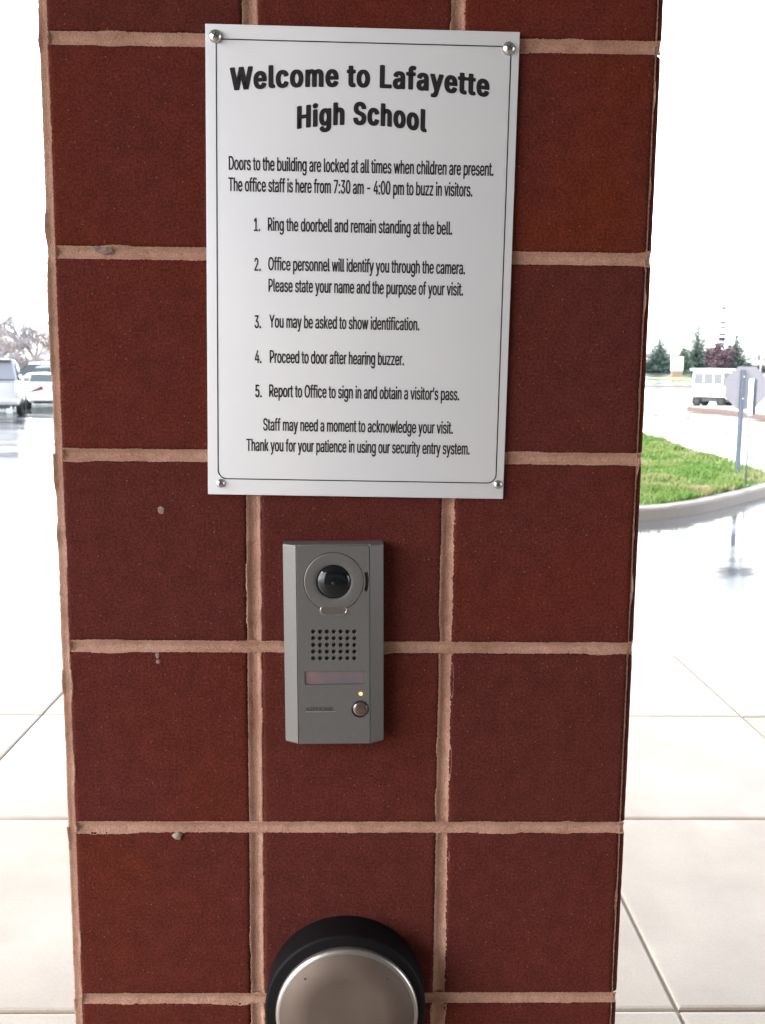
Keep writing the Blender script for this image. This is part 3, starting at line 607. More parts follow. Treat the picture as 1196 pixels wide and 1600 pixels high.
# corner joints where the front blocks meet the side blocks
for r_ in range(-8, 9):
    z1, z0 = joint_z(r_) + 0.001, joint_z(r_ + 1) + 0.001
    st = 0.0014 if -2 < r_ < 8 else 0.02
    mortar_strip((-0.3018, z0), (-0.3018, z1), 0.0046, r_ * 5.3 + 7, y0=0.0006, depth=0.0009, step=st, rag=0.45)
    mortar_strip((0.2972, z0), (0.2972, z1), 0.0007, r_ * 4.1 + 2, y0=0.0016, depth=0.0005, step=st, rag=0.5)


def blob(name, p, rx, rz_, ry, m_, seed, parent):
    mb = MB()
    nu, nv = 14, 6
    for j in range(nv):
        a = (j / (nv - 1)) * PI / 2
        for i in range(nu):
            b = 2 * PI * i / nu
            k_ = 1 + 0.45 * nn(math.cos(b) * 1.3 + seed, math.sin(b) * 1.3, seed)
            mb.v.append((p[0] + rx * k_ * math.cos(a) * math.cos(b), p[1] - ry * math.sin(a) * (1 + .4 * nn(b * 2, a * 3, seed)), p[2] + rz_ * k_ * math.cos(a) * math.sin(b)))
    for j in range(nv - 1):
        for i in range(nu):
            k_ = (i + 1) % nu
            mb.f.append((j * nu + i, j * nu + k_, (j + 1) * nu + k_, (j + 1) * nu + i)); mb.sm.append(True); mb.mi.append(0)
    return mb.build(name, m_, parent)


for (px, py, rx, rz_, ry, m_, s_) in ((165, 391, .0075, .0036, .0014, M_smear, 1), (150, 388, .005, .003, .001, M_smear, 2), (252, 797, .0036, .0040, .0005, M_smear, 3),
                                      (246, 1024, .0024, .0032, .0004, M_smear, 4), (247, 1034, .0024, .002, .0004, M_smear, 5), (278, 1306, .0052, .0042, .0042, M_pebble, 6)):
    p = at(px, py, y=0.0)
    blob('mortar_splash' if m_ is M_smear else 'pebble', (p.x, 0.0004 + (0.002 if py < 400 else 0), p.z), rx, rz_, ry, m_, s_, pier)

# ------------------------------------------------------------------ the notice
SX, SZ, SROT = 0.0064, 1.6530, R(0.5)
sign = empty('notice_sign', (SX, -0.0015, SZ))
sign.rotation_euler = (0, SROT, 0)
tag(sign, 'white rectangular welcome notice with black lettering screwed to the brick pier', 'sign')
SW, SH, ST = 0.3058, 0.4590, 0.0032
mb = MB(); mb.box(-SW / 2, SW / 2, -ST, 0, -SH / 2, SH / 2)
mb.build('panel', M_sign, sign, bevel=(0.0006, 2))
FY = -ST - 0.0002


def to_sign(px, py):
    p = at(px, py, y=-0.0047)
    dx, dz = p.x - SX, p.z - SZ
    c_, s_ = math.cos(SROT), math.sin(SROT)
    # local x axis in world after Y-rotation: (cos,0,-sin); local z: (sin,0,cos)
    return dx * c_ - dz * s_, dx * s_ + dz * c_


def text_mesh(name, s, m_, parent, x0, zb, cap, width=None, ox=0.0, oy=0.0, arch=0.0, y=None, thick=0.00012, align='L', sx=None, track=0.0):
    cap, zb = cap - 2 * oy, zb + oy
    capu = max(p for c_ in GLYPH['H'][1] for p in c_[1::2]) / 1000.0
    sc = cap / capu
    nat = sum(GLYPH[ch][0] for ch in s) / 1000.0 * sc
    kx = sx if sx else (width - track * (len(s) - 1)) / nat
    wtot = nat * kx + track * (len(s) - 1)
    if align == 'C': x0 = x0 - wtot / 2
    layers = []
    rib = MB()
    pen = x0
    xm = x0 + wtot / 2

    def area(c_): return sum(c_[i] * c_[(i + 3) % len(c_)] - c_[(i + 2) % len(c_)] * c_[i + 1] for i in range(0, len(c_), 2)) / 2

    def centre(c_): return Vector((c_[0], c_[1]))
    for ch in s:
        adv, cs_ = GLYPH[ch]
        outs, ins = [], []
        if cs_:
            sg = 1 if area(max(cs_, key=lambda c_: abs(area(c_)))) > 0 else -1
            outs = [c_ for c_ in cs_ if area(c_) * sg > 0]
            ins = [c_ for c_ in cs_ if area(c_) * sg <= 0]
        groups = [[c_] for c_ in outs]
        for h_ in ins:
            px_, py_ = h_[0], h_[1]
            best = None
            for gq in groups:
                pl = [Vector((gq[0][i], gq[0][i + 1])) for i in range(0, len(gq[0]), 2)]
                if inside(px_, py_, pl) and (best is None or abs(area(gq[0])) < abs(area(best[0]))): best = gq
            if best is not None: best.append(h_)
        for li, gq in enumerate(groups):
            while len(layers) <= li:
                cu = bpy.data.curves.new(name, 'CURVE')
                cu.dimensions = '2D'
                cu.fill_mode = 'BOTH'
                layers.append(cu)
            for cnt in gq:
                new = [Vector((pen + cnt[i] / 1000 * sc * kx, cnt[i + 1] / 1000 * sc)) for i in range(0, len(cnt), 2)]
                np_ = len(new)
                for i in range(np_):
                    a, b = new[i], new[(i + 1) % np_]
                    d = b - a
                    if d.length < 1e-7: continue
                    d = d.normalized()
                    hw_ = math.hypot(d.y * ox, d.x * oy)
                    nx2 = Vector((-d.y, d.x)) * hw_
                    ex2 = Vector((d.x * ox, d.y * oy)) * 0.55
                    q4 = [a - ex2 + nx2, a - ex2 - nx2, b + ex2 - nx2, b + ex2 + nx2]
                    rib.add([(v.x, zb + v.y + arch * (1 - ((v.x - xm) / (wtot / 2)) ** 2), 0.00006 + (i % 5) * 0.000006) for v in q4], [(0, 1, 2, 3)])
                sp = layers[li].splines.new('POLY')
                sp.points.add(np_ - 1)
                for i, v in enumerate(new):
                    dz = arch * (1 - ((v.x - xm) / (wtot / 2)) ** 2)
                    sp.points[i].co = (v.x, zb + v.y + dz, 0, 1)
                sp.use_cyclic_u = True
        pen += adv / 1000 * sc * kx + track
    jm = MB()
    for li, cu in enumerate(layers):
        tmp = bpy.data.objects.new('tmp', cu)
        COL.objects.link(tmp)
        dg = bpy.context.evaluated_depsgraph_get()
        dg.update()
        m2 = bpy.data.meshes.new_from_object(tmp.evaluated_get(dg))
        bpy.data.objects.remove(tmp)
        jm.add([(v.co.x, v.co.y, li * 0.00004) for v in m2.vertices], [tuple(p_.vertices) for p_ in m2.polygons])
    jm.add(rib.v, rib.f)
    me = jm.mesh(name)
    yy = FY if y is None else y
    for v in me.vertices:
        v.co = (v.co.x, yy - v.co.z, v.co.y)
    me.materials.clear()
    me.materials.append(m_)
    me.name = name
    o = bpy.data.objects.new(name, me)
    return link(o, parent)


OSIGN = -1.0


def line(s, xa, xb, ya, yb, cap_px, heavy=False, arch=0.0):
    a = to_sign(xa, ya); b = to_sign(xb, yb)
    cap = cap_px / 1560.0
    wd = b[0] - a[0]
    zb = (a[1] + b[1]) / 2
    if heavy:
        return text_mesh('heading_line', s, M_ink, sign, a[0], zb, cap, wd * 0.99, ox=cap * 0.070, oy=cap * 0.036, arch=arch, track=cap * 0.092)
    return text_mesh('text_line', s, M_ink, sign, a[0] - .0006, zb, cap, wd * 1.004, ox=cap * 0.021, oy=cap * 0.008)


line('Welcome to Lafayette', 361, 768, 141, 153, 33.5, True, 0.0062)
line('High School', 464, 667, 202, 207, 33.5, True, 0.0055)
line('Doors to the building are locked at all times when children are present.', 358, 771, 265.5, 275, 20.5)
line('The office staff is here from 7:30 am - 4:00 pm to buzz in visitors.', 358, 738, 299.5, 306.5, 20.5)
for num, t, xa, xb, ya, yb, nx in (('1.', 'Ring the doorbell and remain standing at the bell.', 419, 707, 361.5, 366, 397),
                                 ('2.', 'Office personnel will identify you through the camera.', 420, 727, 423.5, 427.5, 398),
                                 ('', 'Please state your name and the purpose of your visit.', 420, 724, 457.5, 460.5, 0),
                                 ('3.', 'You may be asked to show identification.', 422, 656, 513, 515.5, 398.5),
                                 ('4.', 'Proceed to door after hearing buzzer.', 422, 632, 567.5, 570.5, 399),
                                 ('5.', 'Report to Office to sign in and obtain a visitor\u2019s pass.', 421, 718, 621, 625, 399.5)):
    line(t, xa, xb, ya, yb, 20)
    if num: line(num, nx, nx + 11, ya - .3, ya, 20)
line('Staff may need a moment to acknowledge your visit.', 412, 708, 674, 676.5, 19.5)
line('Thank you for your patience in using our security entry system.', 386, 734, 706, 709, 19.5)

# thin printed border with rounded lower corners
bx0, bx1, bz0, bz1 = -0.1423, 0.1447, -0.2130, 0.2155
path = [(bx0, bz1)]
rc = 0.009
path += [(bx0, bz0 + rc)] + [(bx0 + rc - rc * math.cos(a), bz0 + rc - rc * math.sin(a)) for a in [PI / 2 * i / 6 for i in range(1, 7)]]
path += [(bx1 - rc, bz0)] + [(bx1 - rc + rc * math.sin(a), bz0 + rc - rc * math.cos(a)) for a in [PI / 2 * i / 6 for i in range(1, 7)]]
path += [(bx1, bz1 - 0.002), (bx1, bz1 - 0.002)]
path = path[:-1]
hwl = 0.00055
mb = MB()
m_ = len(path)
for i, (x, z) in enumerate(path):
    a, b = path[max(0, i - 1)], path[min(m_ - 1, i + 1)]
    d = Vector((b[0] - a[0], b[1] - a[1])).normalized()
    mb.v += [(x - d.y * hwl, FY, z + d.x * hwl), (x + d.y * hwl, FY, z - d.x * hwl)]
for i in range(m_ - 1):
    mb.f.append((2 * i, 2 * i + 1, 2 * i + 3, 2 * i + 2)); mb.sm.append(False); mb.mi.append(0)
mb.add([(bx0, FY, bz1 - .0005), (bx1 - .003, FY, bz1 - .0005), (bx1 - .003, FY, bz1 + .0006), (bx0, FY, bz1 + .0006)], [(0, 1, 2, 3)])
mb.build('border_line', M_ink, sign, recalc=False)
for (px, py, r_, top) in ((337, 57, 0.0064, True), (795, 76, 0.0064, True), (345, 755, 0.0046, False), (778, 757, 0.0046, False)):
    sx_, sz_ = to_sign(px, py)
    mb = MB()
    hgt = 0.0048 if top else 0.0030
    mb.lathe([(r_, 0.0), (r_, 0.0007)] + [(r_ * math.cos(a), 0.0007 + hgt * math.sin(a)) for a in [PI / 2 * q / 7 for q in range(1, 7)]] + [(0.0002, 0.0007 + hgt)], (sx_, -ST, sz_), n=28)
    sc_ = mb.build('screw', M_screw, sign)
    mb = MB()
    cr_ = Matrix.Translation((sx_, -ST - hgt - 0.0006, sz_)) @ Matrix.Rotation(R(30 if top else 12), 4, 'Y')
    mb.box(-r_ * .5, r_ * .5, -0.0002, 0.0004, -0.0004, 0.0004, cr_)
    mb.box(-0.0004, 0.0004, -0.00015, 0.0004, -r_ * .5, r_ * .5, cr_)
    mb.build('cross_recess', M_slot, sc_)

# ------------------------------------------------------------------ the door station
ic = empty('intercom', (-0.0176, -0.0002, 1.2700))
ic.rotation_euler = (0, R(-0.62), 0)
tag(ic, 'silver grey video door intercom with round camera dome and call button', 'intercom')
IW, IH = 0.0520, 0.1065
prof = [(-IW, 0), (-IW, -0.0165), (-0.0378, -0.0258), (-0.0376, -0.0238), (0.0376, -0.0238), (0.0378, -0.0258), (IW, -0.0165), (IW, 0)]
mb = MB()
m_ = len(prof)
for z, dy, in_ in ((-IH, 0.0012, 0.0008), (-IH + 0.0012, 0, 0), (IH - 0.0012, 0, 0), (IH, 0.0012, 0.0008)):
    for (x, y) in prof:
        mb.v.append((x * (1 - in_ / IW), min(0, y + dy) if y < 0 else y, z))
for j in range(3):
    for i in range(m_):
        k_ = (i + 1) % m_
        mb.f.append((j * m_ + i, j * m_ + k_, (j + 1) * m_ + k_, (j + 1) * m_ + i)); mb.sm.append(False); mb.mi.append(0)
mb.f += [tuple(range(m_)), tuple(3 * m_ + i for i in range(m_))]; mb.sm += [False] * 2; mb.mi += [0] * 2
mb.build('housing', M_case, ic, bevel=(0.0005, 1))


def to_ic(px, py, y=-0.0265):
    p = at(px, py, y=y)
    dx, dz = p.x + 0.0176, p.z - 1.27
    a = R(-0.62)
    c_, s_ = math.cos(a), math.sin(a)
    return dx * c_ - dz * s_, dx * s_ + dz * c_


def zpix(zx, zy): return 420 + zx / 4.324, 820 + zy / 4.324


def circ(cx, cz, r, n=40, a0=0, a1=2 * PI):
    return [(cx + r * math.cos(a0 + (a1 - a0) * i / n), cz + r * math.sin(a0 + (a1 - a0) * i / n)) for i in range(n if a1 - a0 > 6.28 else n + 1)]


def rrect(x0, x1, z0, z1, r, n=5):
    o = []
    for (cx, cz, a) in ((x1 - r, z1 - r, 0), (x0 + r, z1 - r, PI / 2), (x0 + r, z0 + r, PI), (x1 - r, z0 + r, 1.5 * PI)):
        o += [(cx + r * math.cos(a + PI / 2 * i / n), cz + r * math.sin(a + PI / 2 * i / n)) for i in range(n + 1)]
    return o


def plate(name, loops, m_, parent, yc, half, bev=0.0002):
    """flat plate with real holes; loops: first outer then holes; thickness 2*half about y=yc"""
    cu = bpy.data.curves.new(name, 'CURVE')
    cu.dimensions = '2D'
    cu.fill_mode = 'BOTH'
    cu.extrude = half - bev
    cu.bevel_depth = bev
    cu.bevel_resolution = 1
    cu.offset = -bev
    for lp in loops:
        sp = cu.splines.new('POLY')
        sp.points.add(len(lp) - 1)
        for i, (x, z) in enumerate(lp): sp.points[i].co = (x, z, 0, 1)
        sp.use_cyclic_u = True
    tmp = bpy.data.objects.new('tmp', cu)
    COL.objects.link(tmp)
    dg = bpy.context.evaluated_depsgraph_get(); dg.update()
    me = bpy.data.meshes.new_from_object(tmp.evaluated_get(dg))
    bpy.data.objects.remove(tmp)
    for v in me.vertices: v.co = (v.co.x, yc - v.co.z, v.co.y)
    me.materials.clear(); me.materials.append(m_)
    import bmesh
    b = bmesh.new(); b.from_mesh(me); bmesh.ops.recalc_face_normals(b, faces=b.faces); b.to_mesh(me); b.free()
    o = bpy.data.objects.new(name, me)
    return link(o, parent)


lx, lz = to_ic(*zpix(440, 386))
RO = 0.0310
holes = []
holes.append(circ(lx, lz, RO, 72))
for r_ in range(5):
    for c_ in range(7):
        hx, hz = to_ic(*zpix(302 + c_ * 46.3, 722 + r_ * 45))
        holes.append(circ(hx, hz, 0.00225, 14))
wx0, wz1 = to_ic(*zpix(243, 992)); wx1, wz0 = to_ic(*zpix(645, 1078))
holes.append(rrect(wx0, wx1, wz0, wz1, 0.0008))
bx_, bz_ = to_ic(*zpix(620, 1246))
holes.append(circ(bx_, bz_, 0.0094, 36))
ex, ez = to_ic(*zpix(622, 1143))
holes.append(circ(ex, ez, 0.0021, 16))
# crescent slot right of the camera ring
sl = [(lx + (RO + 0.0052) * math.cos(a), lz + (RO + 0.0052) * math.sin(a)) for a in [R(-17 + 34 * i / 10) for i in range(11)]]
sl2 = [(lx + (RO + 0.0016) * math.cos(a), lz + (RO + 0.0016) * math.sin(a)) for a in [R(16 - 32 * i / 10) for i in range(11)]]
holes.append(sl + sl2)
# tab window under the ring
tx0, tz1 = to_ic(*zpix(347, 548)); tx1, tz0 = to_ic(*zpix(533, 612))
outer = [(-0.0373, -IH + 0.0009), (0.0373, -IH + 0.0009), (0.0373, IH - 0.0009), (-0.0373, IH - 0.0009)]
plate('front_panel', [outer] + holes, M_case, ic, -0.0251, 0.0011)
mb = MB(); mb.box(-0.0365, 0.0365, -0.02395, -0.0225, -IH + .003, IH - .003)
mb.build('inner_plate', M_black, ic)
# camera bezel, slightly dished, with raised rim
rb = 0.0306
ri_ = 0.0176
bz = MB()
bz.lathe([(rb, 0.0), (rb, 0.0020), (rb - 0.0005, 0.0026), (rb - 0.0012, 0.0027), (ri_ + 0.004, 0.0022), (ri_ + 0.0006, 0.0020), (ri_, 0.0016), (ri_, -0.001)], (lx, -0.0240, lz), n=72, close=False)
bz = bz.build('camera_bezel', M_case, ic)
dm = MB()
rr = 0.0173
dm.lathe([(rr, 0.0)] + [(rr * math.cos(a), 0.0062 * math.sin(a)) for a in [PI / 2 * q / 12 for q in range(1, 12)]] + [(0.0001, 0.0062)], (lx, -0.0248, lz), n=48)
dm = dm.build('camera_dome', M_lens, ic)
ey = MB(); ey.lathe([(0.0016, 0.0), (0.0015, 0.0002), (0.0008, 0.0003), (0.0001, 0.0003)], (lx - 0.0002, -0.03095, lz - 0.0005), n=16)
ey.build('lens', M_eye, dm)
# tab: stadium with bright lower lip
def stadium(x0, x1, z0, z1, n=10):
    r = (z1 - z0) / 2
    return circ(x1 - r, (z0 + z1) / 2, r, n, -PI / 2, PI / 2) + circ(x0 + r, (z0 + z1) / 2, r, n, PI / 2, 1.5 * PI)
plate('tab_rim', [stadium(tx0, tx1, tz0, tz1), stadium(tx0 + .0012, tx1 - .0012, tz0 + .0022, tz1 - .0008)], M_chrome, ic, -0.0260, 0.0011)
plate('light_window', [stadium(tx0 + .0011, tx1 - .0011, tz0 + .0021, tz1 - .0007)], M_irwin, ic, -0.0258, 0.0010)
mb = MB(); mb.box(wx0 + .0003, wx1 - .0003, -0.02485, -0.0240, wz0 + .0003, wz1 - .0003)
mb.build('name_window', M_window, ic)
mb = MB()
mb.lathe([(0.0093, 0), (0.0093, 0.0016), (0.0086, 0.0019), (0.0082, 0.0012), (0.0080, 0.0)], (bx_, -0.0246, bz_), n=40, close=False)
mb.build('button_ring', M_black, ic)
mb = MB()
mb.lathe([(0.0079, 0), (0.0079, 0.0016), (0.0072, 0.0024), (0.0045, 0.0030), (0.0001, 0.0032)], (bx_, -0.0243, bz_), n=40)
bt_ = mb.build('call_button', M_button, ic)
mb = MB()
mb.box(bx_ - .003, bx_ + .003, -0.02762, -0.0272, bz_ - .0042, bz_ - .0037); mb.box(bx_ - .0018, bx_ + .0018, -0.02762, -0.0272, bz_ - .0030, bz_ - .0025)
mb.build('button_mark', M_slot, bt_)
mb = MB(); mb.lathe([(0.0020, 0), (0.0019, 0.0009), (0.0010, 0.0015), (0.0001, 0.0016)], (ex, -0.0246, ez), n=14)
mb.build('lamp', M_led, ic)
ax, az = to_ic(*zpix(250, 1258))
M_logo = mat('logo_ink', (0.055, 0.05, 0.06), 0.4)
text_mesh('brand_lettering', 'AIPHONE', M_logo, ic, ax, az + .0002, 0.0040, 0.0295, ox=0.00022, oy=0.0001, y=-0.02635)
M_glint = mat('logo_highlight', (0.42, 0.38, 0.5), 0.3, metal=0.6)  # lilac highlight below the lettering, put in as a coloured strip
mb = MB(); mb.box(ax, ax + 0.0315, -0.02640, -0.0262, az - 0.0012, az - 0.0007)
mb.build('logo_highlight', M_glint, ic)

# ------------------------------------------------------------------ round push plate
pp = empty('door_push_plate', (-0.0015, 0, 0.8665))
tag(pp, 'round brushed steel door opener button on a thick black mount, lowest on the pier', 'push button')
mb = MB(); mb.lathe([(0.0868, 0), (0.0868, 0.036), (0.0860, 0.0392), (0.0840, 0.0402), (0.001, 0.0405)], c=(-0.0018, 0, 0.0020), n=96)
mb.build('mount', M_rubber, pp)
mb = MB(); mb.lathe([(0.0768, 0.0385), (0.0768, 0.0435), (0.0760, 0.0458), (0.0742, 0.0470), (0.0722, 0.0474)], n=128, close=False)
mb.build('disc_rim', M_rim_s, pp)
mb = MB(); mb.lathe([(0.0721, 0.0470), (0.0721, 0.0474), (0.0400, 0.0480), (0.0005, 0.0482)], n=128)
dk = mb.build('push_disc', M_steel, pp)
for (px, py) in ((477, 1530), (541, 1532), (606, 1530)):
    p = at(px, py, y=-0.048)
    mb = MB(); mb.lathe([(0.0010, 0), (0.0010, 0.0003)], (p.x + 0.0015, -0.0477, p.z - 0.8665), n=10)
    mb.build('pin_hole', M_slot, pp)

# ------------------------------------------------------------------ kerbed lawn island
def smooth_closed(pts, k=6):
    n_ = len(pts)
    out = []
    for i in range(n_):
        p0, p1, p2, p3 = [Vector(pts[(i + q) % n_]) for q in (-1, 0, 1, 2)]
        for j in range(k):
            t = j / k
            out.append(0.5 * ((2 * p1) + (-p0 + p2) * t + (2 * p0 - 5 * p1 + 4 * p2 - p3) * t * t + (-p0 + 3 * p1 - 3 * p2 + p3) * t ** 3))
    return out


def kerb_ring(name, loop, prof, m_, z0=0.0):
    n_ = len(loop)
    mb = MB()
    for i in range(n_):
        d = (loop[(i + 1) % n_] - loop[i - 1]).normalized()
        nrm = Vector((d.y, -d.x))      # outward for counter-clockwise loops
        for (o_, z) in prof:
            q = loop[i] + nrm * o_
            mb.v.append((q.x, q.y, z0 + z))
    k_ = len(prof)
    for i in range(n_):
        for j in range(k_ - 1):
            a = (i + 1) % n_
            mb.f.append((i * k_ + j, a * k_ + j, a * k_ + j + 1, i * k_ + j + 1)); mb.sm.append(j not in (0,)); mb.mi.append(0)
    return mb.build(name, m_, recalc=False)


ISL = [(-2.2, 9.35), (0.0, 9.2), (2.0, 9.3), (3.12, 9.62), (3.85, 10.12), (4.84, 11.2), (5.52, 12.0), (6.0, 12.75), (6.28, 13.8), (6.42, 15.8), (6.6, 18.3), (6.98, 22.4), (6.9, 25.5), (5.5, 27), (2, 27.4), (-1.2, 26), (-2.2, 20), (-2.4, 15), (-2.9, 10.5)]
loop = smooth_closed(ISL)
kp = [(0.012, -0.05), (0.004, 0.10), (-0.001, 0.126), (-0.012, 0.139), (-0.03, 0.142), (-0.14, 0.142), (-0.155, 0.136), (-0.157, 0.02)]
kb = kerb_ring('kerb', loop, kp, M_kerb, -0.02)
tag(kb, 'pale concrete kerb curving round the lawn island', kind='structure')


inner = []
for i in range(len(loop)):
    d = (loop[(i + 1) % len(loop)] - loop[i - 1]).normalized()
    inner.append(loop[i] - Vector((d.y, -d.x)) * 0.15)


def dist_in(x, y):
    return min((Vector((x, y)) - q).length for q in inner[::2])


def turf_z(x, y, dd=None):
    dd = dist_in(x, y) if dd is None else dd
    return 0.115 + 0.07 * (1 - math.exp(-dd / 1.0)) + 0.015 * nn(x * 1.3, y * 1.3, 1)


cen = Vector((1.0, 18.0))
mb = MB()
RG = [1.0, 0.985, 0.96, 0.92, 0.86, 0.76, 0.6, 0.4, 0.2]
for s_ in RG:
    for q in inner:
        p = cen + (q - cen) * s_
        mb.v.append((p.x, p.y, turf_z(p.x, p.y)))
n_ = len(inner)
for j in range(len(RG) - 1):
    for i in range(n_):
        a = (i + 1) % n_
        mb.f.append((j * n_ + i, j * n_ + a, (j + 1) * n_ + a, (j + 1) * n_ + i)); mb.sm.append(True); mb.mi.append(0)
mb.f.append(tuple((len(RG) - 1) * n_ + i for i in range(n_))); mb.sm.append(True); mb.mi.append(0)
tf = mb.build('lawn', M_turf, recalc=False)
tag(tf, 'raised lawn bed inside the kerb island', kind='structure')

# blades
rg = random.Random(3)
mb = MB()
cnt = 0
while cnt < 52000:
    y = 9.3 + (rg.random() ** 1.5) * 15
    x = rg.uniform(2.2, 7.1)
    if x < 0.26 * (y + 1) - 0.5 or not inside(x, y, inner): continue
    dens = 0.42 + 1.1 * nn(x * 1.3, y * 0.9, 4) + 0.5 * nn(x * 4, y * 3, 9)
    dd = dist_in(x, y)
    if y > 13.2 - 0.0 and dd < 0.5: dens -= 0.35
    if dd < 0.9 and 11.2 < y < 14.5: dens -= 0.35
    tuft = nn(x * 2.2, y * 2.2, 21)
    if rg.random() > max(0.05, dens * 1.35): continue
    cnt += 1
    h_ = (0.045 + 0.03 * rg.random()) * (1.15 + 0.7 * tuft)
    wd = 0.006 + 0.004 * rg.random()
    if y > 14: wd *= 1.7
    a = rg.uniform(0, 2 * PI)
    z = turf_z(x, y, dd) - 0.004
    lx_, ly_ = rg.gauss(0, 0.025), rg.gauss(0, 0.025)
    ca, sa = math.cos(a) * wd, math.sin(a) * wd
    k_ = len(mb.v)
    mb.v += [(x - ca, y - sa, z), (x + ca, y + sa, z), (x + lx_ * .4 + ca * .7, y + ly_ * .4 + sa * .7, z + h_ * .6), (x + lx_ * .4 - ca * .7, y + ly_ * .4 - sa * .7, z + h_ * .6), (x + lx_, y + ly_, z + h_)]
    mb.f += [(k_, k_ + 1, k_ + 2, k_ + 3), (k_ + 3, k_ + 2, k_ + 4)]
    mb.sm += [True, True]; mb.mi += [0, 0]
gr = mb.build('grass', M_grass, recalc=False)
tag(gr, 'patchy bright green grass with straw coloured gaps', 'grass', kind='stuff')

# ------------------------------------------------------------------ signs in the island
M_alu = mat('bare_aluminium', (0.2, 0.18, 0.2), 0.6, metal=0.0)
L(M_alu, ramp(M_alu, nz(M_alu, 5, 4), [(0.3, (0.235, 0.22, 0.24)), (0.7, (0.28, 0.265, 0.285))]), P(M_alu).inputs['Base Color'])
M_galv = mat('galvanised_post', (0.2, 0.23, 0.27), 0.5, metal=0.3)
L(M_galv, ramp(M_galv, nz(M_galv, 30, 4), [(0.3, (0.095, 0.115, 0.145)), (0.7, (0.14, 0.165, 0.205))]), P(M_galv).inputs['Base Color'])
M_red = mat('sign_red', (0.5, 0.02, 0.02), 0.4)
M_white = mat('white_sheeting', (0.78, 0.79, 0.8), 0.4)
pb = at(1154, 733, z=0.2)
st = empty('stop_sign', (pb.x, pb.y, 0.15))
tag(st, 'grey back of an octagonal road sign on a perforated steel post', 'stop sign')


def u_post(mb, x, y, z0, z1, wd=0.045, dp=0.03):
    t = 0.004
    mb.box(x - wd / 2, x + wd / 2, y, y + t, z0, z1)
    mb.box(x - wd / 2, x - wd / 2 + t, y + t, y + dp, z0, z1)
    mb.box(x + wd / 2 - t, x + wd / 2, y + t, y + dp, z0, z1)
    mb.box(x - wd / 2 - .012, x - wd / 2, y + dp - t, y + dp, z0, z1)
    mb.box(x + wd / 2, x + wd / 2 + .012, y + dp - t, y + dp, z0, z1)


ptop = at(1165, 578, y=pb.y)
mb = MB(); u_post(mb, 0, 0, -0.1, ptop.z - 0.15, 0.052, 0.04)
ps = mb.build('post', M_galv, st)
hz = 0.3
mb = MB()
while hz < ptop.z - 0.25:
    mb.tube((0, -0.0015, hz), (0, 0.001, hz), 0.0055, n=8); hz += 0.05
mb.build('post_holes', M_slot, ps)['kind'] = 'stuff'
oc = at(1168, 606, y=pb.y)
RO8 = 0.335
mb = MB()
ocp = [(RO8 * math.cos(PI / 8 + i * PI / 4), RO8 * math.sin(PI / 8 + i * PI / 4)) for i in range(8)]
cx_, cz_ = oc.x - pb.x, oc.z - 0.15
for y in (0.046, 0.049):
    for (a, b) in ocp: mb.v.append((cx_ + a, y, cz_ + b))
mb.f = [tuple(range(8)), tuple(8 + i for i in range(8))] + [(i, (i + 1) % 8, 8 + (i + 1) % 8, 8 + i) for i in range(8)]
mb.sm = [False] * 10; mb.mi = [0] * 10
mb.build('sign_plate', M_alu, st)
mb = MB()
for q, y in ((RO8 * .985, 0.0495),):
    mb.add([(cx_ + a * .985, y, cz_ + b * .985) for (a, b) in ocp], [tuple(range(8))])
mb.build('sign_face', M_red, st, recalc=False)
for z in (0.16, -0.16):
    mb = MB(); mb.tube((0, -0.008, cz_ + z), (0, 0.052, cz_ + z), 0.006, n=8); mb.tube((0, -0.012, cz_ + z), (0, -0.004, cz_ + z), 0.011, n=6)
    mb.build('bolt', M_chrome, st)

pb = at(1165, 759, y=11.7)
pt = at(1179, 592, y=pb.y)
s2 = empty('small_sign', (pb.x, pb.y, 0.12))
tag(s2, 'narrow white sign seen almost edge on, on a thin post nearest the kerb', 'sign')
mb = MB(); mb.tube((0, 0, -0.1), (0.0, 0, pt.z - 0.14), 0.011, n=10)
mb.build('post', M_galv, s2)
mb = MB()
Mr = Matrix.Translation((0.012, 0, pt.z - 0.12 - 0.235)) @ Matrix.Rotation(R(-102), 4, 'Z')
mb.box(-0.16, 0.16, -0.016, -0.013, -0.235, 0.235, Mr)
mb.build('sign_plate', M_white, s2)
mb = MB(); mb.box(-0.035, 0.035, -0.012, 0.06, -0.225, 0.232, Mr @ Matrix.Translation((-0.06, 0.0, 0)))
mb.build('back_channel', M_galv, s2)
mb = MB()
for z in (-.16, .16): mb.tube((Mr @ Vector((-0.09, -0.019, z))), (Mr @ Vector((-0.09, -0.012, z))), 0.008, n=8)
mb.build('bolt_heads', M_slot, s2)

# ------------------------------------------------------------------ second kerb island + far verge
I2 = [(15.7, 46.2), (15.4, 44), (15.75, 41.9), (15.4, 38.5), (15.2, 35.7), (15.0, 32.5), (16.0, 30.5), (18.5, 30.2), (21, 32), (23, 38), (24, 44), (22, 47.5), (18, 47.8)]
loop2 = smooth_closed(I2, 4)
kp2 = [(a, z * 1.2) for a, z in kp]
M_kerb2 = mat('reddish_kerb', (0.13, 0.085, 0.07), 0.7, spec=0.3)
k2 = kerb_ring('kerb', loop2, kp2, M_kerb2, -0.02)
tag(k2, 'weathered reddish kerb of the traffic island beyond the signs', kind='structure')
mb = MB()
mb.v = [(q.x * .995 + 18.5 * .005, q.y * .995 + 39 * .005, 0.145) for q in loop2]
mb.f = [tuple(range(len(loop2)))]; mb.sm = [False]; mb.mi = [0]
ti = mb.build('traffic_island', M_slab, recalc=False)
tag(ti, 'pale wet concrete top of the far traffic island', kind='structure')


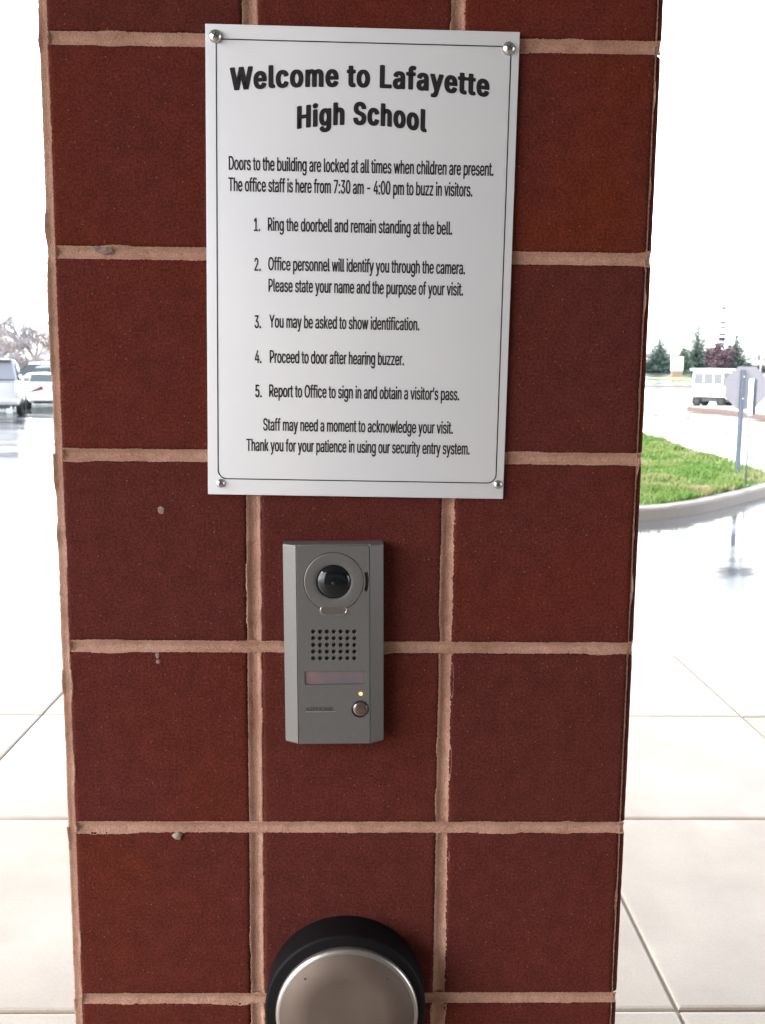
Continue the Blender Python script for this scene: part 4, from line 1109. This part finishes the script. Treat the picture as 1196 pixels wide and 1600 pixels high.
def strip(name, pts, prof, m_, label):
    mb = MB()
    k_ = len(prof)
    for (x, y) in pts:
        for (dy, dz) in prof: mb.v.append((x, y + dy, ground_z(x, y) + dz))
    for i in range(len(pts) - 1):
        for j in range(k_ - 1):
            mb.f.append((i * k_ + j, (i + 1) * k_ + j, (i + 1) * k_ + j + 1, i * k_ + j + 1)); mb.sm.append(False); mb.mi.append(0)
    o = mb.build(name, m_, recalc=False)
    return tag(o, label, kind='structure')


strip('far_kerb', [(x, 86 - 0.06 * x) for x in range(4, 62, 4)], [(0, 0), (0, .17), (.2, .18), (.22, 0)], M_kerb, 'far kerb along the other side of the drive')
M_verge = mat('far_grass', (0.12, 0.17, 0.05), 0.9)
L(M_verge, ramp(M_verge, nz(M_verge, 0.8, 5), [(0.3, (0.10, 0.16, 0.04)), (0.7, (0.2, 0.22, 0.09))]), P(M_verge).inputs['Base Color'])
mb = MB()
cv = at(1066, 598, y=112)
nv_ = 24
for s_ in (1.0, 0.6, 0.0):
    for i in range(nv_):
        a = 2 * PI * i / nv_
        x, y = cv.x + 3.6 * s_ * math.cos(a), 112 + 10 * s_ * math.sin(a)
        mb.v.append((x, y, ground_z(x, y) + 0.04 + 0.25 * (1 - s_)))
for j in range(2):
    for i in range(nv_):
        a = (i + 1) % nv_
        mb.f.append((j * nv_ + i, j * nv_ + a, (j + 1) * nv_ + a, (j + 1) * nv_ + i)); mb.sm.append(True); mb.mi.append(0)
tag(mb.build('verge', M_verge, recalc=False), 'small grass mound at the foot of the far white board', kind='structure')

# white board on a brown base
bp = at(1057, 593, y=114)
ms = empty('monument_sign', (bp.x, bp.y, ground_z(bp.x, bp.y)))
tag(ms, 'blank white board on a squat brown base on the far grass', 'sign')
M_brown = mat('brown_base', (0.2, 0.14, 0.1), 0.8)
mb = MB(); mb.box(-0.62, 0.62, -0.3, 0.3, 0, 0.95); mb.build('base', M_brown, ms, bevel=(0.03, 1))
mb = MB(); mb.box(-0.68, 0.68, -0.2, 0.2, 0.952, 2.5); mb.build('sign_panel', M_white, ms, bevel=(0.03, 1))
mb = MB(); mb.box(-0.72, 0.72, -0.24, 0.24, 2.502, 2.58); mb.build('cap', M_white, ms)


# ------------------------------------------------------------------ vehicles
M_tyre = mat('tyre_rubber', (0.015, 0.015, 0.016), 0.8)
M_rim = mat('alloy_rim', (0.4, 0.4, 0.41), 0.3, metal=0.9)
M_win = mat('tinted_glass', (0.015, 0.028, 0.036), 0.08, spec=0.4)
M_win2 = mat('pale_glass', (0.12, 0.13, 0.15), 0.08, spec=0.7)
M_tail = mat('tail_lamp', (0.16, 0.006, 0.012), 0.3, coat=0.2)
M_trim = mat('dark_trim', (0.02, 0.02, 0.022), 0.5)
M_plate = mat('number_plate', (0.7, 0.7, 0.72), 0.4)
M_silver = mat('silver_paint', (0.36, 0.36, 0.38), 0.25, metal=0.6, coat=0.7)
M_pearl = mat('white_paint', (0.78, 0.79, 0.76), 0.25, coat=0.8)
M_teal = mat('dark_green_paint', (0.035, 0.075, 0.075), 0.3, metal=0.0, coat=0.3)
for mm in (M_silver, M_pearl, M_teal):
    L(mm, bump(mm, nz(mm, 1.2, 2), 0.03, 0.02), P(mm).inputs['Normal'])


def car(label, loc, rz, paint, glass, Lc=4.6, W=1.82, H=1.72, belt=1.02, kind='suv', group=None, lens=None):
    """rear at y=0, nose towards +y; built from a lofted lower body, a cabin, glass, wheels and lamps"""
    c_ = empty('parked_car', loc, rz)
    tag(c_, label, 'car', group)
    hw = W / 2
    if kind == 'suv':
        st_ = [(0.0, .86, .55, belt - .03), (0.10, .95, .34, belt), (0.6, 1.0, .30, belt), (Lc * .35, 1.0, .26, belt), (Lc * .66, 1.0, .26, belt - .01), (Lc * .74, .99, .27, belt - .05), (Lc * .95, .93, .32, belt - .2), (Lc, .78, .45, belt - .38)]
        cab = [(0.06, 0.98), (0.42, H - .02), (Lc * .30, H), (Lc * .55, H - .05), (Lc * .74, 0.98)]
        base = belt
    else:
        st_ = [(0.0, .84, .45, belt - .12), (0.12, .94, .30, belt - .01), (0.75, 1.0, .24, belt), (Lc * .40, 1.0, .22, belt - .02), (Lc * .66, 1.0, .22, belt - .06), (Lc * .80, .97, .25, belt - .16), (Lc * .96, .9, .3, belt - .32), (Lc, .75, .4, belt - .42)]
        cab = [(0.62, belt), (1.35, H - .03), (Lc * .42, H), (Lc * .52, H - .05), (Lc * .72, belt - .1)]
        base = belt
    mb = MB()
    sec = [(-.9, 0), (-1, .18), (-1.0, .62), (-.965, .93), (-.90, 1.0), (-.45, 1.02), (.45, 1.02), (.90, 1.0), (.965, .93), (1.0, .62), (1, .18), (.9, 0)]
    k_ = len(sec)
    # finer stations by interpolation
    ST_ = []
    for i in range(len(st_) - 1):
        for j in range(4):
            t = j / 4; t = t
            ST_.append(tuple(a + (b - a) * t for a, b in zip(st_[i], st_[i + 1])))
    ST_.append(st_[-1])
    wy = (0.82, Lc - 0.88)
    for (y, wf, zl, zt) in ST_:
        for (u, v) in sec:
            z = zl + (zt - zl) * v
            if v < 0.3:
                for q in wy:
                    dq = abs(y - q)
                    if dq < 0.40: z = max(z, 0.33 + math.sqrt(max(0, 0.40 ** 2 - dq ** 2)) * 0.95 * (1 if v == 0 else .96))
            mb.v.append((u * hw * wf, y, z))
    for i in range(len(ST_) - 1):
        for j in range(k_):
            a = (j + 1) % k_
            mb.f.append((i * k_ + j, i * k_ + a, (i + 1) * k_ + a, (i + 1) * k_ + j)); mb.sm.append(True); mb.mi.append(0)
    mb.f += [tuple(range(k_)), tuple((len(ST_) - 1) * k_ + i for i in range(k_))]; mb.sm += [False] * 2; mb.mi += [0] * 2
    body = mb.build('body', paint, c_)
    # cabin shell
    mb = MB()
    wb, wt = .93 * hw, .74 * hw
    rows = []
    for (y, z) in cab:
        t = (z - base) / (H - base)
        t = max(0, min(1, t))
        rows.append((y, z, wb + (wt - wb) * t))
    # roof strip verts and base verts
    for (y, z, ww) in rows:
        mb.v += [(-wb, y, base - .12), (-ww, y, z - .025), (-ww * .9, y, z), (0, y, z + (.035 if z > base + .2 else 0)), (ww * .9, y, z), (ww, y, z - .025), (wb, y, base - .12)]
    for i in range(len(rows) - 1):
        for j in range(6):
            mb.f.append((i * 7 + j, i * 7 + j + 1, (i + 1) * 7 + j + 1, (i + 1) * 7 + j)); mb.sm.append(False); mb.mi.append(0)
    mb.build('cabin', paint, c_, bevel=(0.02, 2))
    roofr, rooff = cab[1], cab[3]

    def pane(pts, off, nm='window', m2=glass):
        mb = MB()
        a, b, c2, d = [Vector(p) for p in pts]
        nrm = (b - a).cross(d - a).normalized() * off
        mb.add([a + nrm, b + nrm, c2 + nrm, d + nrm, a - nrm * .2, b - nrm * .2, c2 - nrm * .2, d - nrm * .2], [(0, 1, 2, 3), (4, 5, 6, 7), (0, 1, 5, 4), (1, 2, 6, 5), (2, 3, 7, 6), (3, 0, 4, 7)])
        return mb.build(nm, m2, c_)

    def lerp(a, b, t): return a + (b - a) * t
    # rear glass
    (ya, za), (yb, zb) = cab[0], cab[1]
    za = max(za, base)
    w0, w1 = wb * .86, wt * .90
    pane([(-w0, lerp(ya, yb, .10), lerp(za, zb, .12)), (w0, lerp(ya, yb, .10), lerp(za, zb, .12)), (w1, lerp(ya, yb, .86), lerp(za, zb, .88)), (-w1, lerp(ya, yb, .86), lerp(za, zb, .88))], .022, 'rear_window')
    (ya, za), (yb, zb) = cab[4], cab[3]
    za = max(za, base - .02)
    pane([(w0, lerp(ya, yb, .08), lerp(za, zb, .08)), (-w0, lerp(ya, yb, .08), lerp(za, zb, .08)), (-w1, lerp(ya, yb, .9), lerp(za, zb, .9)), (w1, lerp(ya, yb, .9), lerp(za, zb, .9))], .02, 'windscreen')
    # side glass: three panes a side
    zl_, zh = base + .04, H - .12
    tl, th = (zl_ - base) / (H - base), (zh - base) / (H - base)
    for sgn in (-1, 1):
        yr0 = lerp(cab[0][0], cab[1][0], tl) + .14; yr1 = lerp(cab[0][0], cab[1][0], th) + .16
        yf0 = lerp(cab[4][0], cab[3][0], tl) - .12; yf1 = lerp(cab[4][0], cab[3][0], th) - .1
        cuts = [0, .28, .64, 1.0]
        xa, xb = lerp(wb, wt, tl) + .02, lerp(wb, wt, th) + .02
        for q in range(3):
            a0, a1 = lerp(yr0, yf0, cuts[q]) + .025, lerp(yr0, yf0, cuts[q + 1]) - .025
            b0, b1 = lerp(yr1, yf1, cuts[q]) + .025, lerp(yr1, yf1, cuts[q + 1]) - .025
            pane([(sgn * xa, a0, zl_), (sgn * xa, a1, zl_), (sgn * xb, b1, zh), (sgn * xb, b0, zh)], .008 * sgn, 'side_window')
        mb = MB()
        mb.box(sgn * (xa + .004) - .008, sgn * (xa + .004) + .008, yr0 - .03, yf0 + .03, zl_ - .045, zl_ - .02)
        mb.build('window_trim', M_rim, c_)
        # mirror
        mb = MB(); mb.box(sgn * hw - .02 if sgn > 0 else -hw - .2, hw + .2 if sgn > 0 else -hw + .02, Lc * .66, Lc * .66 + .1, belt, belt + .15)
        mb.build('mirror', paint, c_, bevel=(0.02, 1))
        for y in wy:
            wx = sgn * (hw - .11)
            mb = MB()
            mb.lathe([(0.19, -.105), (0.30, -.105), (0.335, -.08), (0.345, 0), (0.335, .08), (0.30, .105), (0.19, .105)], (wx, y, 0.345), axis='x', n=28, close=False)
            wh = mb.build('wheel', M_tyre, c_)
            mb = MB()
            mb.lathe([(0.21, sgn * .02), (0.205, sgn * .085), (0.18, sgn * .07), (0.05, sgn * .06), (0.03, sgn * .08), (0.001, sgn * .08)], (wx, y, 0.345), axis='x', n=20)
            for q in range(5):
                Mq = Matrix.Translation((wx, y, 0.345)) @ Matrix.Rotation(q * 2 * PI / 5, 4, 'X')
                mb.box(sgn * .075 - .012, sgn * .075 + .012, -.025, .025, .03, .2, Mq)
            mb.build('rim', M_rim, wh)
        # tail lamp
        mb = MB()
        if kind == 'suv':
            mb.box(sgn * hw * .86 - .075, sgn * hw * .86 + .075, -0.02, 0.10, belt - .33, belt + .06)
        else:
            vs_ = [(sgn * .30, -0.015, belt - .25), (sgn * .86, 0.0, belt - .36), (sgn * .91, .42, belt - .20), (sgn * .895, .42, belt - .09), (sgn * .84, 0.0, belt - .06), (sgn * .32, -0.012, belt - .11)]
            vs_ = [(x * hw / .91, y - .01, z) for x, y, z in vs_]
            iv = [(x * .9, y + .1, z) for x, y, z in vs_]
            mb.add(vs_ + iv, [tuple(range(6)), tuple(range(6, 12))] + [(i, (i + 1) % 6, 6 + (i + 1) % 6, 6 + i) for i in range(6)])
        mb.build('tail_lamp', lens or M_tail, c_)
        mb = MB(); mb.box(sgn * hw * .62 - .16, sgn * hw * .62 + .16, Lc - .12, Lc - .03, belt - .45, belt - .33)
        mb.build('headlamp', M_plate, c_)
    mb = MB(); mb.box(-hw * .9, hw * .9, -0.09, 0.25, 0.36, 0.60)
    mb.build('rear_bumper', paint if kind != 'suv' else M_silver, c_, bevel=(0.05, 3))
    mb = MB(); mb.box(-hw * .72, hw * .72, -0.05, 0.25, 0.26, 0.358)
    mb.build('bumper_skirt', M_trim, c_)
    mb = MB(); mb.box(-.16, .16, -0.035, 0.01, belt - .30, belt - .15)
    mb.build('number_plate', M_plate, c_)
    if kind == 'suv':
        mb = MB(); mb.box(-hw * .68, hw * .68, cab[1][0] - .2, cab[1][0] + .1, H - .06, H - .01)
        mb.build('roof_spoiler', paint, c_, bevel=(0.015, 1))
        mb = MB(); mb.tube((hw * .62, -.1, .30), (hw * .62, .2, .30), .035); mb.build('exhaust', M_chrome, c_)
    return c_


g0 = 'cars parked in the row on the left'
p = at(38, 650, z=-0.02)
car('silver estate car cut off by the left edge, its rear towards the viewer', (p.x - 0.93, p.y - .3, -0.02), R(17), M_silver, M_win2, 4.7, 1.86, 1.95, 1.15, 'suv', g0, M_plate)
p = at(52, 640, z=-0.02)
car('white saloon with a slim red tail lamp, half hidden behind the brick pier', (p.x + 0.86, p.y - 0.35, -0.02), R(24), M_pearl, M_win, 4.7, 1.84, 1.46, 1.06, 'sedan', g0)
p = at(52, 620, y=47)
car('dark green car parked broadside behind the white saloon, only its cabin showing', (p.x + 3.1, 47.0, -0.02), R(84), M_teal, M_win, 4.9, 1.86, 1.80, 1.10, 'suv', g0)
p = at(66, 620, y=54)
car('white car farthest back, only its pale roof showing above the dark green one', (p.x + 2.3, 54.0, -0.02), R(88), M_pearl, M_win, 4.9, 1.9, 2.02, 1.2, 'suv', g0)

# small white utility cart
p0 = at(1109, 636, z=-0.02)
uc = empty('utility_cart', (p0.x + 0.35, p0.y + 0.6, -0.02), R(-48))
uc.scale = (0.84, 0.84, 1.02)
tag(uc, 'small boxy white utility cart with pale windows beyond the kerb', 'utility cart')
M_cart = mat('cart_white', (0.8, 0.8, 0.78), 0.4)
M_cwin = mat('cart_window', (0.13, 0.132, 0.14), 0.4, spec=0.25)
mb = MB(); mb.box(-1.15, 1.15, -0.62, 0.62, 0.50, 1.02); mb.box(1.15, 1.35, -0.58, 0.58, 0.42, 0.90); mb.build('body', M_cart, uc, bevel=(0.05, 2))
mb = MB(); mb.box(-1.12, 0.95, -0.60, 0.60, 1.0, 1.86); mb.build('cab', M_cart, uc, bevel=(0.03, 2))
mb = MB(); mb.box(-1.28, 1.15, -0.72, 0.72, 1.862, 1.98); mb.build('roof', M_cart, uc, bevel=(0.04, 2))
for (xa, xb) in ((-1.0, -.42), (-.32, .26), (.36, .88)):
    for y in (-0.612, 0.600):
        mb = MB(); mb.box(xa, xb, y, y + .012, 1.18, 1.72); mb.build('window', M_cwin, uc)
mb = MB(); mb.box(-1.135, -1.121, -.45, .45, 1.18, 1.72); mb.build('window', M_cwin, uc)
mb = MB(); mb.box(.951, .965, -.5, .5, 1.1, 1.75); mb.build('windscreen', M_cwin, uc)
mb = MB(); mb.box(-1.1, 1.2, -0.5, 0.5, 0.28, 0.498); mb.build('chassis', M_trim, uc)
for x in (-.8, .85):
    for s_ in (-1, 1):
        mb = MB(); mb.lathe([(0.1, -.1), (0.24, -.1), (0.29, -.07), (0.29, .07), (0.24, .1), (0.1, .1)], (x, 0, 0), axis='x', n=20, close=False)
        me_ = MB()
        me_.v = [(x + (vy), s_ * .5 + (vx - x), vz + .29) for (vx, vy, vz) in mb.v]
        me_.f, me_.sm, me_.mi = mb.f, mb.sm, mb.mi
        wh = me_.build('wheel', M_tyre, uc)
        hb = MB(); hb.tube((x, s_ * .42, .29), (x, s_ * .60, .29), .11, n=14); hb.build('rim', M_trim, wh)

# ------------------------------------------------------------------ trees
M_bark = mat('bark', (0.14, 0.12, 0.11), 0.95)
M_twig = mat('bare_twigs', (0.2, 0.18, 0.18), 0.9)
L(M_twig, ramp(M_twig, nz(M_twig, 0.7, 3), [(0.3, (0.24, 0.235, 0.235)), (0.6, (0.32, 0.285, 0.3)), (0.8, (0.31, 0.32, 0.24))]), P(M_twig).inputs['Base Color'])
M_twig2 = mat('bare_twigs_warm', (0.27, 0.225, 0.21), 0.9)


def leafmat(name, a, b):
    mt = mat(name, a, 0.85, spec=0.2)
    L(mt, ramp(mt, nz(mt, 2.2, 4), [(0.35, a), (0.65, b)]), P(mt).inputs['Base Color'])
    return mt


M_con = leafmat('spruce_needles', (0.05, 0.085, 0.075), (0.095, 0.14, 0.115))
M_con2 = leafmat('pine_needles', (0.07, 0.105, 0.07), (0.12, 0.165, 0.105))
M_plum = leafmat('plum_leaves', (0.085, 0.055, 0.065), (0.13, 0.088, 0.10))
M_cedar = leafmat('cedar_needles', (0.09, 0.10, 0.09), (0.15, 0.16, 0.14))


def conifer(label, px, base_d, top_py, half_px, m_, seed, group='conifers along the far edge', lay=26, open_=0.0, cat='conifer'):
    q = at(px, 585, y=base_d)
    gz = ground_z(q.x, base_d) - 0.1
    top = at(px, top_py, y=base_d).z
    H_ = top - gz
    Rm = half_px * base_d * 1.5 / FPX
    rt = random.Random(seed)
    t = empty('conifer_tree', (q.x, base_d, gz))
    tag(t, label, cat, group)
    mb = MB(); mb.tube((0, 0, 0), (0, 0, H_ * .95), H_ * .028, H_ * .004, n=8); mb.build('trunk', M_bark, t)
    mb = MB()
    for l_ in range(lay):
        f = l_ / (lay - 1)
        z = H_ * (0.04 + 0.93 * f)
        rad = Rm * ((1 - f) ** 0.7 + 0.03) * rt.uniform(.8, 1.1)
        if open_ and rt.random() < open_: continue
        nb = max(5, int(13 * (1 - f) + 5))
        a0 = rt.uniform(0, PI)
        for b in range(nb):
            a = a0 + 2 * PI * b / nb + rt.uniform(-.15, .15)
            Lb = rad * rt.uniform(.62, 1.12)
            ns_ = max(5, int(Lb * 9))
            for s_ in range(ns_):
                u = (s_ + rt.random()) / ns_
                rr_ = Lb * u
                zz = z - Lb * 0.16 * u + Lb * .22 * u * u + rt.uniform(-.09, .09)
                cx, cy = rr_ * math.cos(a), rr_ * math.sin(a)
                for _ in range(4):
                    sz_ = rt.uniform(.09, .24) * (1.15 - .35 * f)
                    d1 = Vector((rt.gauss(math.cos(a), .6), rt.gauss(math.sin(a), .6), rt.gauss(-.1, .35))).normalized() * sz_
                    d2 = Vector((rt.gauss(0, 1), rt.gauss(0, 1), rt.gauss(0, .8))).normalized() * sz_ * .38
                    c0 = Vector((cx + rt.gauss(0, .12), cy + rt.gauss(0, .12), zz + rt.gauss(0, .07)))
                    k_ = len(mb.v)
                    mb.v += [tuple(c0 - d2), tuple(c0 + d1), tuple(c0 + d2), tuple(c0 - d1 * .4)]
                    mb.f.append((k_, k_ + 1, k_ + 2, k_ + 3)); mb.sm.append(False); mb.mi.append(0)
    mb.build('crown', m_, t, recalc=False)
    return t


conifer('broad blue green spruce standing right beside the pier edge', 1029, 160, 528, 25, M_con, 1)
conifer('short pale green conifer between the white board and the tallest spruce', 1067, 158, 543, 16, M_con2, 2)
conifer('tallest dark spruce, rising above the white utility cart', 1088, 161, 507, 23, M_con, 3)
conifer('narrow spruce right of the plum coloured tree', 1148, 163, 523, 22, M_con, 4)
conifer('pale loose cedar cut off by the right edge behind the grey sign back', 1186, 175, 540, 19, M_cedar, 5, open_=0.45)
conifer('wide spruce hidden for the most part behind the pier', 985, 160, 535, 24, M_con, 8)


def plum(label, px, d, top_py, half_px, m_, seed):
    q = at(px, 585, y=d)
    gz = ground_z(q.x, d) - .1
    H_ = at(px, top_py, y=d).z - gz
    Rm = half_px * d / FPX
    rt = random.Random(seed)
    t = empty('plum_tree', (q.x, d, gz))
    tag(t, label, 'tree')
    mb = MB(); mb.tube((0, 0, 0), (0, 0, H_ * .4), .16, .11, n=8)
    tips = []
    for i in range(9):
        a = 2 * PI * i / 9 + rt.uniform(-.3, .3)
        e = Vector((math.cos(a) * Rm * rt.uniform(.35, .75), math.sin(a) * Rm * rt.uniform(.35, .75), H_ * rt.uniform(.5, .88)))
        mb.tube((0, 0, H_ * rt.uniform(.2, .4)), e, .07, .02, n=5)
        tips.append(e)
    mb.build('trunk', M_bark, t)
    mb = MB()
    for i in range(8500):
        u = Vector((rt.gauss(0, 1), rt.gauss(0, 1), rt.gauss(0, 1))).normalized() * (rt.random() ** .45)
        c0 = Vector((u.x * Rm, u.y * Rm, H_ * .55 + u.z * H_ * .45))
        lump = nn(c0.x * .9, c0.y * .9, c0.z * .9 + seed) 
        if lump < -.12 and rt.random() < .85: continue
        if u.length > .8 and lump < .1: continue
        s_ = rt.uniform(.1, .24)
        d1 = Vector((rt.gauss(0, 1), rt.gauss(0, 1), rt.gauss(0, 1))).normalized() * s_
        d2 = d1.cross(Vector((rt.gauss(0, 1), rt.gauss(0, 1), rt.gauss(0, 1)))).normalized() * s_ * .6
        k_ = len(mb.v)
        mb.v += [tuple(c0 - d2), tuple(c0 + d1), tuple(c0 + d2), tuple(c0 - d1)]
        mb.f.append((k_, k_ + 1, k_ + 2, k_ + 3)); mb.sm.append(False); mb.mi.append(0)
    mb.build('crown', m_, t, recalc=False)


plum('rounded plum coloured tree in front of the banded tower', 1124, 150, 535, 25, M_plum, 4)


def bare_tree(label, px, d, top_py, spread, m_, seed, group='bare trees beyond the parked cars', low=False):
    q = at(px, 590, y=d)
    gz = ground_z(q.x, d) - .1
    H_ = at(px, top_py, y=d).z - gz
    rt = random.Random(seed)
    t = empty('bare_tree', (q.x, d, gz))
    tag(t, label, 'tree', group)
    tk, tw = MB(), MB()

    def grow(p, dr, ln, r, lev):
        segs = 3 if lev < 3 else 2
        for s_ in range(segs):
            nd = (dr + Vector((rt.gauss(0, .16), rt.gauss(0, .16), rt.gauss(0.03, .10)))).normalized()
            e = p + nd * ln / segs
            (tk if lev < 2 else tw).tube(p, e, r * (1 - .25 * s_ / segs), r * (1 - .25 * (s_ + 1) / segs), n=5 if lev < 2 else 3, cap=False)
            p, dr = e, nd
            if lev > 0 and lev < 5 and rt.random() < .65:
                sd_ = (dr + Vector((rt.gauss(0, .75), rt.gauss(0, .75), rt.gauss(.05, .4))) ).normalized()
                grow(p, sd_, ln * rt.uniform(.5, .75), r * .55, lev + 1)
        if lev < 5:
            for _ in range(3 if lev < 4 else 2):
                sd_ = (dr + Vector((rt.gauss(0, spread), rt.gauss(0, spread), rt.gauss(.12, .3)))).normalized()
                grow(p, sd_, ln * rt.uniform(.58, .82), r * .6, lev + 1)
    if low:
        for i in range(6):
            a = i * PI / 3 + rt.uniform(-.3, .3)
            grow(Vector((math.cos(a) * .5, math.sin(a) * .5, 0)), Vector((math.cos(a) * .7, math.sin(a) * .7, 1)).normalized(), H_ * .32, H_ * .016, 1)
    else:
        grow(Vector((0, 0, 0)), Vector((0, 0, 1)), H_ * .27, H_ * .022, 0)
    # normalise height
    zt = max(v[2] for v in tw.v)
    s_ = H_ / zt
    tk.v = [(a * s_, b * s_, c_ * s_) for a, b, c_ in tk.v]
    tw.v = [(a * s_, b * s_, c_ * s_) for a, b, c_ in tw.v]
    (tk if not low else tk).build('trunk', M_bark, t, recalc=False) if tk.v else None
    tw.build('twigs', m_, t, recalc=False)


bare_tree('tallest bare grey tree at the left edge behind the silver car', 9, 78, 462, .6, M_twig, 11)
bare_tree('low bushy bare tree just right of the tallest one', 28, 74, 500, .65, M_twig, 12)
bare_tree('thin bare tree with arching twigs next to the pier edge', 60, 80, 488, .6, M_twig, 13)
bare_tree('warm brown bare tree at the left edge in front of the tallest one', -6, 72, 510, .6, M_twig2, 14)
bare_tree('shorter bare tree behind the gap between the parked cars', 44, 84, 512, .65, M_twig, 15)
bare_tree('bare tree right behind the pier edge above the white car', 84, 76, 498, .6, M_twig2, 16)
bare_tree('low spreading bare tree above the silver car roof', 14, 88, 520, .7, M_twig2, 17)

bare_tree('leafless purple grey bush over the roof of the silver car', 2, 70, 535, .7, M_twig, 21, low=True)
bare_tree('leafless olive tinted bush between the silver and the white car', 30, 71, 540, .7, M_twig, 22, low=True)
bare_tree('leafless brown bush over the white car roof next to the pier', 58, 70, 543, .7, M_twig2, 23, low=True)
bare_tree('leafless thicket bush hidden half by the pier edge', 86, 71, 538, .7, M_twig, 24, low=True)

# ------------------------------------------------------------------ banded tower and light pole far off
tq = at(1125, 585, y=300)
tz = ground_z(tq.x, 300)
tw_ = empty('banded_tower', (tq.x, 300, tz))
tag(tw_, 'slim white tower with dark bands and a round platform far behind the trees', 'tower')


def zpx(py): return at(1125, py, y=300).z - tz


mb = MB(); mb.tube((0, 0, 0), (0, 0, zpx(482)), 1.0, 0.85, n=20); mb.build('shaft', M_white, tw_)
M_band = mat('dark_band', (0.03, 0.032, 0.045), 0.8, spec=0.2)
for (a, b) in ((503, 506), (511, 513.5), (521, 524), (527, 533)):
    mb = MB(); mb.lathe([(1.03, zpx(b)), (1.03, zpx(a))], axis='z', n=20, close=False); mb.build('band', M_band, tw_)
mb = MB(); mb.lathe([(0.8, zpx(481.5)), (2.2, zpx(480.8)), (2.2, zpx(480)), (0.6, zpx(479)), (0.01, zpx(478.5))], axis='z', n=24); mb.build('platform', M_alu, tw_)
lq = at(1188, 585, y=150)
lp_ = empty('light_pole', (lq.x, 150, ground_z(lq.x, 150)))
tag(lp_, 'slender pale lighting pole in front of the loose cedar', 'light pole')
ht = at(1190, 532, y=150).z - ground_z(lq.x, 150)
mb = MB(); mb.tube((0, 0, 0), (0, 0, ht), .13, .08, n=10); mb.build('pole', M_white, lp_)
mb = MB(); mb.box(-.7, .7, -.06, .06, ht - .05, ht + .05); mb.build('crossarm', M_white, lp_)
for x in (-.65, .65):
    mb = MB(); mb.box(x - .25, x + .25, -.3, .3, ht + .05, ht + .18); mb.build('lamp_head', M_alu, lp_, bevel=(.03, 1))
